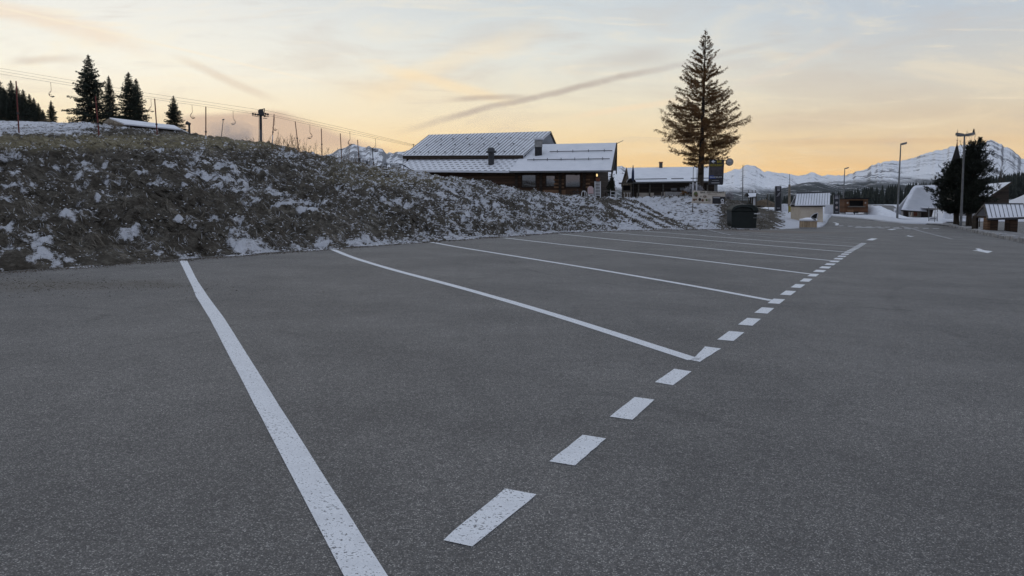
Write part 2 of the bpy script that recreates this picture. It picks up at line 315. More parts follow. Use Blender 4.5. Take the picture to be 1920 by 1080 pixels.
make_wood('hut_wood', (0.10, 0.055, 0.030), (0.26, 0.15, 0.085), 1.5, 0.16)
make_wood('slat_wood', (0.22, 0.16, 0.10), (0.48, 0.37, 0.25), 1.5, 0.085, 0)
mottled('bark', (0.022, 0.017, 0.013), (0.07, 0.055, 0.042), 6, 0.95, stretchv=(1, 1, 0.3), bmp=0.6)
mottled('bark_pale', (0.10, 0.085, 0.065), (0.26, 0.22, 0.17), 5, 0.95, stretchv=(1, 1, 0.3))
mottled('spruce_needles', (0.010, 0.015, 0.010), (0.030, 0.040, 0.026), 1.5, 0.8)
mottled('pine_needles', (0.008, 0.011, 0.008), (0.026, 0.033, 0.022), 1.5, 0.8)
mottled('larch_needles', (0.12, 0.060, 0.022), (0.31, 0.165, 0.062), 1.2, 0.85)
mottled('larch_twigs', (0.055, 0.034, 0.020), (0.12, 0.075, 0.045), 4, 0.9)
mottled('frosty_twigs', (0.20, 0.19, 0.19), (0.58, 0.58, 0.62), 6, 0.9)
mottled('dry_stems', (0.08, 0.055, 0.035), (0.20, 0.145, 0.09), 6, 0.9)
mottled('forest_needles', (0.007, 0.010, 0.009), (0.022, 0.028, 0.022), 0.3, 0.9)
mottled('galvanised', (0.10, 0.105, 0.11), (0.18, 0.185, 0.19), 4, 0.55, 0.3)
mottled('dark_metal', (0.03, 0.032, 0.036), (0.06, 0.062, 0.068), 4, 0.5, 0.3)
mottled('red_paint', (0.11, 0.028, 0.026), (0.17, 0.045, 0.04), 4, 0.7)
mottled('verge_soil', (0.035, 0.032, 0.028), (0.30, 0.30, 0.31), 2.2, 0.9, detail=8, bmp=0.6)
mottled('rust_pole', (0.13, 0.065, 0.045), (0.24, 0.13, 0.10), 4, 0.7)
mottled('white_paint', (0.55, 0.56, 0.58), (0.72, 0.73, 0.75), 6, 0.6)
mottled('bin_plastic', (0.006, 0.010, 0.010), (0.012, 0.018, 0.017), 3, 0.5, spec=0.25)
mottled('plaster_cream', (0.50, 0.43, 0.34), (0.60, 0.53, 0.43), 2.5, 0.9)
mottled('plaster_pale', (0.42, 0.37, 0.31), (0.55, 0.50, 0.43), 1.5, 0.9)
mottled('concrete', (0.20, 0.20, 0.20), (0.34, 0.33, 0.32), 3, 0.9, bmp=0.3)
mottled('kerb_stone', (0.16, 0.155, 0.15), (0.40, 0.40, 0.41), 2.2, 0.9, bmp=0.5)
mottled('earth', (0.035, 0.026, 0.018), (0.12, 0.088, 0.060), 3, 0.95, bmp=0.8)
mottled('sign_dark', (0.016, 0.016, 0.019), (0.030, 0.030, 0.036), 3, 0.5)
mottled('sign_photo', (0.030, 0.026, 0.026), (0.075, 0.066, 0.070), 3, 0.5)
mottled('banner_cream', (0.44, 0.39, 0.33), (0.56, 0.51, 0.44), 3, 0.8)
mottled('slate_spire', (0.014, 0.013, 0.013), (0.032, 0.029, 0.029), 3, 0.9, spec=0.1)
mottled('spire_copper', (0.16, 0.05, 0.03), (0.24, 0.08, 0.05), 5, 0.6)
mat('yellow_letters', (0.42, 0.34, 0.02), 0.6); mat('white_letters', (0.62, 0.63, 0.66), 0.6); mat('black_letters', (0.03, 0.027, 0.025), 0.7)
mat('blue_panel', (0.02, 0.05, 0.20), 0.5); mat('grey_letters', (0.32, 0.32, 0.34), 0.6); mat('black', (0.008, 0.008, 0.009), 0.8)
mat('olive_sign', (0.22, 0.19, 0.06), 0.7); mat('tyre', (0.015, 0.015, 0.016), 0.8); mat('blue_cloth', (0.035, 0.05, 0.10), 0.8)
mat('terracotta', (0.20, 0.075, 0.045), 0.8); mat('pink_cover', (0.50, 0.38, 0.38), 0.8); mat('food_green', (0.10, 0.12, 0.04), 0.8)
mat('food_brown', (0.12, 0.065, 0.04), 0.8); mat('food_grey', (0.28, 0.26, 0.23), 0.8); mat('grey_disc', (0.30, 0.29, 0.28), 0.5)
mat('glass', (0.03, 0.032, 0.036), 0.03, 0.0, 1.0); MATS['glass'].node_tree.nodes['Principled BSDF'].inputs['IOR'].default_value = 1.75
def emis(name, c, s):
    m = mat(name, c); b = m.node_tree.nodes['Principled BSDF']; b.inputs['Emission Color'].default_value = (*c, 1); b.inputs['Emission Strength'].default_value = s
emis('lamp_lit', (1.0, 0.72, 0.32), 1.1); emis('lit_window', (1.0, 0.9, 0.72), 0.8)

# ------------------------------------------------------------------ builders
OFF = {}
def tag(o, label=None, cat=None, group=None, kind=None):
    if label: o['label'] = label
    if cat: o['category'] = cat
    if group: o['group'] = group
    if kind: o['kind'] = kind
    return o
def empty(name, loc, label, cat, group=None):
    o = bpy.data.objects.new(name, None); col.objects.link(o); o.location = loc; o.empty_display_size = 0.2
    OFF[o.name] = Vector(loc); return tag(o, label, cat, group)
class MB:
    def __init__(s): s.v = []; s.f = []; s.m = []; s.cur = 0
    def add(s, vs, fs):
        k = len(s.v); s.v += [tuple(p) for p in vs]; s.f += [tuple(i + k for i in f) for f in fs]; s.m += [s.cur] * len(fs); return s
    def box(s, x0, x1, y0, y1, z0, z1):
        return s.add([(x0, y0, z0), (x1, y0, z0), (x1, y1, z0), (x0, y1, z0), (x0, y0, z1), (x1, y0, z1), (x1, y1, z1), (x0, y1, z1)],
                     [(3, 2, 1, 0), (4, 5, 6, 7), (0, 1, 5, 4), (1, 2, 6, 5), (2, 3, 7, 6), (3, 0, 4, 7)])
    def prism(s, pts, off):
        pts = [Vector(p) for p in pts]; off = Vector(off); n = len(pts)
        fs = [tuple(range(n))[::-1], tuple(range(n, 2 * n))] + [(i, (i + 1) % n, n + (i + 1) % n, n + i) for i in range(n)]
        return s.add(pts + [p + off for p in pts], fs)
    def boxpx(s, x0, x1, y0, y1, Y, d, front=0.0):
        q = [at(x0, y1, Y), at(x1, y1, Y), at(x1, y0, Y), at(x0, y0, Y)]
        for p in q: p.y = Y - front
        return s.prism(q, (0, d, 0))
    def polypx(s, pts, Y, d, front=0.0):
        q = [at(a, b, Y) for a, b in pts]
        for p in q: p.y = Y - front
        return s.prism(q, (0, d, 0))
    def tube(s, p, q, r0, r1=None, n=8):
        p, q = Vector(p), Vector(q); r1 = r0 if r1 is None else r1
        d = (q - p).normalized(); a = d.orthogonal().normalized(); b = d.cross(a)
        vs = [p + (a * math.cos(6.2832 * i / n) + b * math.sin(6.2832 * i / n)) * r0 for i in range(n)] + \
             [q + (a * math.cos(6.2832 * i / n) + b * math.sin(6.2832 * i / n)) * r1 for i in range(n)]
        return s.add(vs, [(i, (i + 1) % n, n + (i + 1) % n, n + i) for i in range(n)] + [tuple(range(n))[::-1], tuple(range(n, 2 * n))])
    def path(s, pts, r, n=6):
        for a, b in zip(pts, pts[1:]): s.tube(a, b, r, r, n)
        return s
    def lathe(s, c, prof, n=20, a0=0.0):
        c = Vector(c); vs = []; fs = []
        for r, z in prof:
            vs += [c + Vector((r * math.cos(a0 + 6.28318 * i / n), r * math.sin(a0 + 6.28318 * i / n), z)) for i in range(n)]
        for k in range(len(prof) - 1):
            fs += [(k * n + i, k * n + (i + 1) % n, (k + 1) * n + (i + 1) % n, (k + 1) * n + i) for i in range(n)]
        fs += [tuple(range(n))[::-1], tuple(range((len(prof) - 1) * n, len(prof) * n))]
        return s.add(vs, fs)
    def disc(s, c, r, d=0.02, n=24, ax='y'):      # coin facing the camera
        c = Vector(c)
        return s.prism([c + Vector((r * math.cos(6.28318 * i / n), 0, r * math.sin(6.28318 * i / n))) for i in range(n)], (0, d, 0))
    def build(s, name, m, parent=None, smooth=False, bev=0.0):
        off = OFF.get(parent.name, Vector((0, 0, 0))) if parent else Vector((0, 0, 0))
        me = bpy.data.meshes.new(name)
        me.from_pydata([(a - off[0], b - off[1], c - off[2]) for a, b, c in s.v], [], s.f)
        for x in (m if isinstance(m, (list, tuple)) else [m]): me.materials.append(MATS[x])
        if isinstance(m, (list, tuple)): me.polygons.foreach_set('material_index', s.m)
        if smooth: me.polygons.foreach_set('use_smooth', [True] * len(me.polygons))
        me.update(); me.validate()
        o = bpy.data.objects.new(name, me); col.objects.link(o)
        if parent: o.parent = parent
        OFF[o.name] = off
        if bev:
            md = o.modifiers.new('bevel', 'BEVEL'); md.width = bev; md.segments = 2; md.limit_method = 'ANGLE'
        return o
def copy_tree(o, parent=None):
    c = o.copy(); col.objects.link(c); OFF[c.name] = OFF.get(o.name, Vector((0, 0, 0)))
    if parent: c.parent = parent
    for ch in list(o.children): copy_tree(ch, c)
    return c
def text(body, px, py, hpx, Y, m, parent, name='lettering', align='CENTER', wpx=None, front=0.03):
    cu = bpy.data.curves.new(name, 'FONT'); cu.body = body; cu.align_x = align; cu.align_y = 'CENTER'; cu.extrude = 0.004
    cu.size = hpx * Y / F * 1.38; cu.resolution_u = 3; cu.materials.append(MATS[m])
    o = bpy.data.objects.new(name, cu); col.objects.link(o); o.parent = parent
    p = at(px, py, Y); p.y = Y - front
    o.location = p - OFF.get(parent.name, Vector()); o.rotation_euler = (R(90), 0, 0)
    bpy.context.view_layer.update()
    me = bpy.data.meshes.new_from_object(o.evaluated_get(bpy.context.evaluated_depsgraph_get()))
    loc = o.location.copy(); bpy.data.objects.remove(o); me.name = name
    o = bpy.data.objects.new(name, me); col.objects.link(o); o.parent = parent; o.location = loc; o.rotation_euler = (R(90), 0, 0)
    if wpx:
        w = max(v.co.x for v in me.vertices) - min(v.co.x for v in me.vertices)
        if w > 1e-4: o.scale.x = wpx * Y / F / w
    return o
def np_mesh(name, V, Fq, m, smooth=False, parent=None):
    me = bpy.data.meshes.new(name)
    V = np.asarray(V, dtype=np.float32); Fq = np.asarray(Fq, dtype=np.int32); k = Fq.shape[1]
    me.vertices.add(len(V)); me.vertices.foreach_set('co', V.ravel())
    me.loops.add(Fq.size); me.loops.foreach_set('vertex_index', Fq.ravel())
    me.polygons.add(len(Fq)); me.polygons.foreach_set('loop_start', np.arange(0, Fq.size, k, dtype=np.int32))
    if smooth: me.polygons.foreach_set('use_smooth', np.ones(len(Fq), dtype=bool))
    me.update(calc_edges=True); me.materials.append(MATS[m])
    o = bpy.data.objects.new(name, me); col.objects.link(o)
    if parent: o.parent = parent
    return o

# ------------------------------------------------------------------ noise
def _h(ix, iy, seed):
    n = (ix.astype(np.int64) * 374761393 + iy.astype(np.int64) * 668265263 + seed * 1442695041) & 0xFFFFFFFF
    n = ((n ^ (n >> 13)) * 1274126177) & 0xFFFFFFFF
    n = (n ^ (n >> 16)) & 0xFFFF
    return n / 65535.0
def vnoise(x, y, seed=0):
    ix = np.floor(x); iy = np.floor(y); fx = x - ix; fy = y - iy
    fx = fx * fx * (3 - 2 * fx); fy = fy * fy * (3 - 2 * fy)
    a = _h(ix, iy, seed); b = _h(ix + 1, iy, seed); c = _h(ix, iy + 1, seed); d = _h(ix + 1, iy + 1, seed)
    return (a * (1 - fx) + b * fx) * (1 - fy) + (c * (1 - fx) + d * fx) * fy
def fbm(x, y, seed=0, o=5, ridged=False):
    t = 0; a = 0.5; s = 0
    for i in range(o):
        n = vnoise(x * 2 ** i + 17.3 * i, y * 2 ** i - 9.1 * i, seed + i)
        if ridged: n = 1 - np.abs(2 * n - 1)
        t = t + a * n; s += a; a *= 0.55
    return t / s
def sstep(x, a, b):
    t = np.clip((x - a) / (b - a), 0, 1); return t * t * (3 - 2 * t)
# ------------------------------------------------------------------ ground
def G(x, y):
    q = y - 60.0
    return -0.0201 * x + 0.02 * ((np.sqrt(q * q + 100) + q) / 2) - 0.008
def hit(px, py):
    a, b = ray(px, py); lo, hi = 0.3, 400.0
    for _ in range(60):
        mdl = (lo + hi) / 2
        if CAMZ + b * mdl - float(G(a * mdl, mdl)) > 0: lo = mdl
        else: hi = mdl
    return Vector((a * lo, lo, CAMZ + b * lo))

# terrain profile by column: foot row, then (distance, row) of the ground behind it
COLS = [
 (-1050, None, [(11.5, 370), (14.5, 290), (40, 262), (120, 232), (300, 232), (900, 250)]),
 (-300, None, [(15.0, 372), (18.5, 285), (42, 262), (150, 232), (300, 232), (900, 250)]),
 (0,   510, [(18, 385), (23, 282), (45, 258), (150, 229), (300, 236), (900, 250)]),
 (130, 501, [(19.5, 386), (25, 287), (48, 258), (100, 233), (300, 236), (900, 250)]),
 (170, 498, [(20, 388), (25.5, 289), (50, 258), (82, 233), (250, 237), (900, 255)]),
 (260, 492, [(21, 392), (26.5, 294), (48, 263), (70, 245), (220, 246), (900, 270)]),
 (340, 487, [(22.5, 396), (28, 300), (45, 274), (65, 252), (180, 258), (900, 290)]),
 (480, 476, [(25, 402), (31, 318), (45, 288), (62, 269), (150, 280), (900, 330)]),
 (625, 466, [(28, 402), (34, 340), (45, 314), (58, 298), (120, 316), (900, 380)]),
 (700, 460, [(30, 404), (36, 350), (45, 326), (57, 312), (100, 326), (900, 385)]),
 (760, 456, [(32, 407), (38, 364), (46, 338), (56, 322), (75, 332), (900, 385)]),
 (850, 450, [(35.5, 410), (41, 376), (48, 350), (56, 333), (72, 352), (900, 385)]),
 (950, 443, [(39, 415), (44, 392), (50, 369), (56, 350), (72, 372), (900, 385)]),
 (1040, 437, [(44, 416), (49, 399), (55, 381), (61, 365), (74, 371), (900, 385)]),
 (1120, 433.5, [(49, 417), (54, 402), (60, 388), (68, 373), (80, 372), (900, 386)]),
 (1220, 431, [(52, 420), (57, 406), (62, 391), (70, 372.5), (85, 371), (900, 386)]),
 (1300, 430, [(54, 419), (57.5, 404), (62, 384), (67, 363), (86, 370), (900, 387)]),
 (1350, 430, [(55, 419), (58, 402), (61, 386), (66, 371), (86, 374), (900, 387)]),
 (1385, 430, [(56, 421), (59, 408), (63, 392), (68, 377), (88, 383), (900, 387)]),
 (1425, 430, [(56.5, 421), (59, 408), (66, 402), (88, 395), (130, 388), (900, 387)]),
 (1470, 430, [(57, 427.5), (60, 424), (68, 411), (88, 398), (135, 389), (900, 387)]),
 (1500, 429, [(58, 427), (62, 423), (70, 412), (90, 400), (140, 390), (900, 387)]),
]
for px_, fpy in ((1540, 426), (1548, 420), (1556, 405), (1615, 410), (1650, 414.5), (1690, 419), (1765, 421), (1772, 416), (1800, 415), (1860, 415), (1920, 416), (2300, 420), (2900, 425)):
    fh = hit(px_, fpy); Yf = fh.y
    a_ = ray(px_, 400)[0]
    def zz(y, dz): return 381 - (float(G(a_ * y, y)) + dz - CAMZ) / y * F
    y4 = min(Yf + 55, 150)
    k5 = (190, 362) if px_ >= 1890 else ((190, 372) if px_ >= 1870 else (300, 383.5))
    low = px_ >= 1690
    COLS.append((px_, fpy, [(Yf + 0.12, zz(Yf + 0.12, 0.09)), (Yf + 1.2, zz(Yf + 1.2, 0.12)), (Yf + 18, 412.0 if low else zz(Yf + 18, 0.12)), (125, 405.5) if low else (y4, zz(y4, 0.05)), k5, (900, 384)]))
CP_X = np.array([c[0] for c in COLS], float)
CY = []; CZ = []
for px_, fpy, ns in COLS:
    if fpy is None:
        # the foot of the bank runs on in a straight line behind the camera
        u = (px_ - 960) / F
        Yf = (-9.04 + 0.0 - 0.49 * 14.6) / (u - 0.49); fx = u * Yf
        ys = [Yf]; zs = [float(G(fx, Yf)) - 0.03]
    else:
        h_ = hit(px_, fpy); ys = [h_.y]; zs = [h_.z - 0.03]
    for (y, py) in ns: ys.append(y); zs.append(CAMZ + y * (381 - py) / F)
    CY.append(ys); CZ.append(zs)
CY = np.array(CY); CZ = np.array(CZ)
def nodes_at(px):
    px = np.asarray(px, float)
    return (np.stack([np.interp(px, CP_X, CY[:, k]) for k in range(7)], -1), np.stack([np.interp(px, CP_X, CZ[:, k]) for k in range(7)], -1))
def relief(x, y, px, df):
    """tussocks and hollows; df = distance behind the foot"""
    left = 1 - sstep(px, 1130, 1330) * 0.75
    left = left * (1 - sstep(px, 1440, 1500) * 0.6)
    a = (fbm(x * 0.55 + 3, y * 0.45, 11, 4) - 0.5) * 0.55 + (fbm(x * 1.9, y * 1.5, 12, 4) - 0.5) * 0.58 + (fbm(x * 5.0, y * 4.0, 13, 3) - 0.5) * 0.26
    return a * left * sstep(df, 0.0, 1.6) * (1 - 0.75 * sstep(df, 25, 45) * (px < 160))
def terr(x, y):
    x = np.asarray(x, float); y = np.asarray(y, float)
    px = 960 + F * x / y
    ny, nz = nodes_at(px)
    z = nz[..., 0].copy()
    for k in range(6):
        t = np.clip((y - ny[..., k]) / np.maximum(ny[..., k + 1] - ny[..., k], 1e-6), 0, 1)
        z = z + (nz[..., k + 1] - nz[..., k]) * t
    return z + relief(x, y, px, y - ny[..., 0])
def tz(x, y): return float(terr(np.array([x]), np.array([y]))[0])
def thit(px, py):
    """where the sight line through a photo point meets the ground"""
    a, b = ray(px, py)
    ys = np.concatenate([np.arange(8, 120, 0.1), np.arange(120, 500, 1.0)])
    d = CAMZ + b * ys - terr(a * ys, ys)
    i = np.argmax(d < 0)
    y = ys[i] if d[i] < 0 else 200.0
    return Vector((a * y, y, CAMZ + b * y))

TRACKS = [[(1122, 373), (1150, 380), (1180, 393), (1210, 408), (1240, 423), (1262, 433)], [(1140, 373), (1170, 381), (1205, 395), (1238, 411), (1270, 424), (1296, 432)],
          [(1160, 372), (1195, 379), (1222, 394), (1250, 410), (1285, 424), (1310, 432)], [(1130, 380), (1150, 392), (1185, 411), (1215, 425), (1235, 433)]]
def cover(x, y, z, px, df):
    """snow share and yellow-grass share of the turf"""
    py = 381 - (z - CAMZ) / y * F
    n = fbm(x * 0.50 + 5, y * 0.32, 31, 5); n2 = fbm(x * 1.6, y * 1.0 + 4, 32, 4)
    n3 = fbm(x * 6.5 + 9, y * 4.0, 33, 4)
    rt = sstep(px, 480, 900)
    S = 0.155 - 0.03 * rt + (0.95 - 0.35 * rt) * (n - 0.5) + (1.55 - 0.6 * rt) * (n2 - 0.5) + (1.35 + 0.5 * rt) * (n3 - 0.5)
    S = S + 0.10 * sstep(py, 400, 330) * sstep(px, 250, 450)                      # upper part of the bank
    up = (1 - sstep(py, 252, 262)) * (1 - sstep(px, 150, 260)); S = S + 0.55 * up     # piste, upper left
    S = S + 0.18 * sstep(px, 640, 1000) * sstep(px, 1500, 1000) * (0.4 + 0.6 * sstep(py, 425, 370))
    foot = (1 - sstep(df, 0.2, 1.6)); S = S + foot * (0.16 + 0.34 * sstep(px, 300, 620))
    ramp = sstep(px + (py - 400) * 0.0, 1135, 1180) * (1 - sstep(px, 1330, 1372)) * sstep(py, 366, 374)
    S = S * (1 - 0.5 * ramp) + ramp * (0.58 - 0.12 * sstep(px, 1235, 1290) + 1.15 * (n3 - 0.5)) + 0.12 * sstep(px, 960, 1130) * (1 - sstep(px, 1330, 1370))
    tr = np.zeros_like(x)
    for T in TRACKS:
        for (ax, ay), (bx, by) in zip(T, T[1:]):
            L2 = (bx - ax) ** 2 + (by - ay) ** 2
            t = np.clip(((px - ax) * (bx - ax) + (py - ay) * (by - ay)) / L2, 0, 1)
            d = np.hypot(px - ax - t * (bx - ax), py - ay - t * (by - ay))
            tr = np.maximum(tr, 1 - sstep(d, 1.3, 3.3))
    S = S - tr * 0.72
    S = S - 0.55 * sstep(px, 1342, 1364) * (1 - sstep(px, 1425, 1470))
    S = np.where(px > 1470, 0.86 + 0.9 * (n2 - 0.5) * 0.6, S + 0.5 * sstep(px, 1425, 1470))
    S = S + 0.6 * sstep(y, 84, 100) * sstep(px, 1380, 1400)
    K = sstep(py, 250, 260) * (1 - sstep(py, 272, 288)) * (1 - sstep(px, 420, 640)) * 0.9 + 0.35 * sstep(py, 300, 270) * sstep(px, 400, 600) * (1 - sstep(px, 900, 1000)) * (df > 15)
    K = np.maximum(K, 0.5 * sstep(px, 560, 700) * (1 - sstep(px, 800, 900)) * sstep(py, 360, 335))
    return np.clip(S - 0.35 * np.minimum(K, 0.8) * (px < 520), -0.6, 1.3), np.clip(K * sstep(n2, 0.25, 0.5), 0, 1)

def terrain_sheet(name, pxs, label):
    subs = [26, 54, 70, 44, 16, 8]
    ts = np.concatenate([np.arange(n) / n + k for k, n in enumerate(subs)] + [[6.0]])
    P = np.repeat(pxs[:, None], len(ts), 1)
    ny, nz = nodes_at(pxs)
    k = np.minimum(ts.astype(int), 5); fr = ts - k
    Y = ny[:, k] * (1 - fr) + ny[:, k + 1] * fr
    X = (P - 960) / F * Y
    z0 = nz[:, 0:1]
    # ragged edge where turf meets tarmac
    Z = terr(X, Y)
    ragged = (vnoise(X * 1.6, Y * 1.3, 71) - 0.5) * 0.5 + (vnoise(X * 6, Y * 5, 72) - 0.5) * 0.2
    Y2 = Y + np.where(P < 1440, ragged * (1 - sstep(Y - ny[:, 0:1], 0.0, 1.2)), 0)
    X2 = (P - 960) / F * Y2
    V = np.stack([X2, Y2, Z], -1).reshape(-1, 3)
    n, r = P.shape
    i = (np.arange(n - 1)[:, None] * r + np.arange(r - 1)[None, :]).ravel()
    Fq = np.stack([i, i + r, i + r + 1, i + 1], -1)
    o = np_mesh(name, V, Fq, 'bank_turf', True)
    S, K = cover(X.ravel(), Y.ravel(), Z.ravel(), P.ravel(), (Y - ny[:, 0:1]).ravel())
    for nm, arr in (('snow', S), ('kind', K)):
        at_ = o.data.attributes.new(nm, 'FLOAT', 'POINT'); at_.data.foreach_set('value', arr.astype(np.float32))
    return tag(o, label, 'terrain', None, 'structure')
terrain_sheet('grass_bank', np.concatenate([np.arange(-1050, -60, 30), np.arange(-60, 1424, 3.2), [1425.0]]), 'rough dead grass bank dusted with snow beside the car park')
terrain_sheet('snow_field', np.concatenate([np.arange(1425, 2000, 4.0), np.arange(2000, 2901, 60)]), 'snow covered ground beyond the far edge of the car park')

# the tarmac: one sheet
xs = np.concatenate([np.arange(-30, 20, 2.0), np.arange(20, 150, 3.0)]); ys = np.concatenate([np.arange(-22, 50, 3.0), np.arange(50, 90, 1.0), np.arange(90, 260, 4.0)])
XX, YY = np.meshgrid(xs, ys, indexing='ij')
i = (np.arange(len(xs) - 1)[:, None] * len(ys) + np.arange(len(ys) - 1)[None, :]).ravel()
# leave out what lies well under the bank
ZZ = G(XX, YY)
pxg = 960 + F * XX / np.maximum(YY, 1)
ZZ = np.where((YY > 95) & (pxg < 1545), ZZ - 3.0, ZZ); ZZ = np.where(YY > 200, ZZ - 4.0, ZZ); ZZ = np.where(((pxg > 1672) & (pxg < 1768) & (YY > 77)) | ((pxg >= 1768) & (YY > 88)), ZZ - 2.0, ZZ)
o = np_mesh('car_park', np.stack([XX, YY, ZZ], -1).reshape(-1, 3), np.stack([i, i + len(ys), i + len(ys) + 1, i + 1], -1), 'asphalt')
tag(o, 'grey tarmac of the empty car park with white bay lines', 'ground', None, 'structure')
b = MB(); n = 64; b.add([(9000 * math.cos(6.28318 * k / n), 9000 * math.sin(6.28318 * k / n), -14) for k in range(n)], [tuple(range(n))])
tag(b.build('ground', 'snow'), 'snowy valley floor reaching to the mountains', 'ground', None, 'structure')

# ------------------------------------------------------------------ white markings
rng = random.Random(4)
def sheet(name, polys, label, lift=0.0035, m='road_paint'):
    b = MB()
    for p in polys:
        b.add([(q.x, q.y, float(G(q.x, q.y)) + lift + (0.012 if q.y > 40 else 0)) for q in p], [tuple(range(len(p)))])
    o = b.build(name, m)
    return tag(o, label, 'road marking', None, 'structure')
def densify(pts, step=0.5):
    out = [pts[0]]
    for a, c in zip(pts, pts[1:]):
        k = max(1, int((c - a).length / step))
        out += [a.lerp(c, j / k) for j in range(1, k + 1)]
    return out
def smooth_pts(p, it=4):
    for _ in range(it): p = [p[0]] + [(p[k - 1] + p[k] * 2 + p[k + 1]) / 4 for k in range(1, len(p) - 1)] + [p[-1]]
    return p
def band(L, Rr, lift=0.007):
    return [[L[k], Rr[k], Rr[k + 1], L[k + 1]] for k in range(len(L) - 1)]
def stripe(pix, w):
    p = smooth_pts(densify([hit(*q) for q in pix], 0.6))
    L = []; Rr = []
    for k, q in enumerate(p):
        d = (p[min(k + 1, len(p) - 1)] - p[max(k - 1, 0)]); d.z = 0; d.normalize(); nrm = Vector((-d.y, d.x, 0))
        L.append(q + nrm * (w / 2 + rng.uniform(-.004, .004))); Rr.append(q - nrm * (w / 2 + rng.uniform(-.004, .004)))
    return band(L, Rr)
# first bay line, from its two edges; runs on under the photographer
le = [hit(*q) for q in ((336.5, 489), (355.5, 528), (360.5, 538), (367.5, 556), (394, 599), (477.5, 760), (645, 1080))]
re = [hit(*q) for q in ((351, 489), (371, 528), (378, 538), (390, 556), (422, 599), (522.7, 760), (727, 1080))]
le.append(le[-1] + (le[-1] - le[-2]) * 0.7); re.append(re[-1] + (re[-1] - re[-2]) * 0.7)
le2, re2 = [], []
for k in range(len(le) - 1):
    for j in range(8):
        le2.append(le[k].lerp(le[k + 1], j / 8) + Vector((rng.uniform(-.0015, .0015), 0, 0))); re2.append(re[k].lerp(re[k + 1], j / 8) + Vector((rng.uniform(-.0015, .0015), 0, 0)))
sheet('bay_line', band(le2, re2), 'wide white bay line nearest the camera, slightly kinked')
LN = [
 ([(622, 467), (655, 481), (692, 493), (730, 504), (780, 518), (830, 530), (1000, 578), (1150, 625), (1302, 675)], 'white bay line ending at the biggest corner dash'),
 ([(808, 454), (850, 462), (950, 478), (1100, 502), (1300, 536), (1448, 564)], 'third white bay line from the camera'),
 ([(945, 446), (1040, 457), (1200, 475), (1400, 499), (1520, 514)], 'fourth white bay line from the camera'),
 ([(1045, 438), (1150, 449), (1300, 463), (1450, 478), (1560, 489)], 'fifth white bay line from the camera'),
 ([(1130, 436), (1250, 444), (1400, 457), (1584, 472.5)], 'sixth white bay line from the camera'),
 ([(1204, 433.5), (1420, 450), (1603, 462.5)], 'seventh white bay line from the camera'),
 ([(1290, 434), (1460, 446.5), (1618, 457)], 'eighth white bay line from the camera'),
 ([(1340, 435), (1460, 442), (1625, 451)], 'white bay line two short of the farthest'),
 ([(1400, 435), (1460, 438.5), (1610, 447)], 'farthest white bay line by the earth heap'),
 ([(1327, 431), (1369, 441)], 'short slanting white line by the big dark bin'),
 ([(1690, 424.5), (1708, 428), (1786, 449)], 'long slanting white line on the right hand tarmac'),
 ([(1742, 437), (1767, 438)], 'short white bay stub on the right, the farther one'),
 ([(1772, 444.5), (1805, 446)], 'short white bay stub on the right, the nearer one'),
 ([(1786, 449), (1850, 450.5), (1935, 453)], 'faint white line at the right edge of the photo'),
]
for k, (px_, lb) in enumerate(LN): sheet('bay_line', stripe(px_, 0.155 if k < 11 else 0.12), lb, m='road_paint' if k < 6 else 'road_paint_worn')
# the dashed line
near = [[(830, 1014), (885, 1026), (1007, 928), (948, 917)], [(1030, 866), (1078, 874), (1136, 823), (1093, 816)], [(1143, 782), (1186, 788), (1227, 750), (1190, 745)],
        [(1228, 717), (1262, 723), (1297, 697), (1264, 692)], [(1297, 676), (1312, 679), (1352, 654), (1322, 650)]]
polys = []
for q in near:
    c4 = [hit(*p) for p in q]; k = 6
    L = [c4[0].lerp(c4[3], j / k) + Vector((rng.uniform(-.003, .003), 0, 0)) for j in range(k + 1)]; Rr = [c4[1].lerp(c4[2], j / k) + Vector((rng.uniform(-.003, .003), 0, 0)) for j in range(k + 1)]
    polys += band(L, Rr)
ctr = [hit(*p) for p in ((1326, 664.5), (1456, 565), (1525, 516), (1565, 490.2), (1590, 473), (1607, 463.5), (1619, 456.3))]
d1 = hit(948, 917) - hit(830, 1014); w1 = (hit(885, 1026) - hit(830, 1014)).length
print('dash length', d1.length, 'width', w1)
for s_, (a, c) in enumerate(zip(ctr, ctr[1:])):
    for j in range(1, 5):
        m_ = a.lerp(c, j / 4); d = (c - a); d.z = 0; Ls = d.length; d.normalize(); nr = Vector((-d.y, d.x, 0))
        hl = Ls / 4 * 0.27; hw = 0.085 if s_ < 2 else 0.11
        polys.append([m_ - d * hl + nr * hw, m_ - d * hl - nr * hw, m_ + d * hl - nr * hw, m_ + d * hl + nr * hw])
e0, e1 = hit(1630, 450.6), hit(1640, 447.6); d = (e1 - e0); d.z = 0; d.normalize(); nr = Vector((-d.y, d.x, 0)) * 0.14
polys.append([e0 + nr, e0 - nr, e1 - nr, e1 + nr])
sheet('dashed_line', polys, 'white dashed line along the open ends of the bays')
ys_ = [((115, 195), 557), ((260, 345), 563), ((395, 490), 569), ((560, 655), 573), ((715, 805), 577), ((870, 950), 579), ((1010, 1105), 585), ((1180, 1265), 589), ((1340, 1420), 591), ((1490, 1590), 597), ((1650, 1760), 600),
       ((380, 620), 585), ((600, 710), 588), ((760, 865), 592), ((1000, 1150), 602), ((1190, 1290), 605)]
polys = []
for (xa, xb), yy in ys_:
    q = [(1560 + xa / 8.727, 360 + (yy + 6) / 8.727), (1560 + xb / 8.727, 360 + (yy + 6) / 8.727), (1560 + xb / 8.727 - 1, 360 + (yy - 6) / 8.727), (1560 + xa / 8.727 - 1, 360 + (yy - 6) / 8.727)]
    polys.append([hit(*p) for p in q])
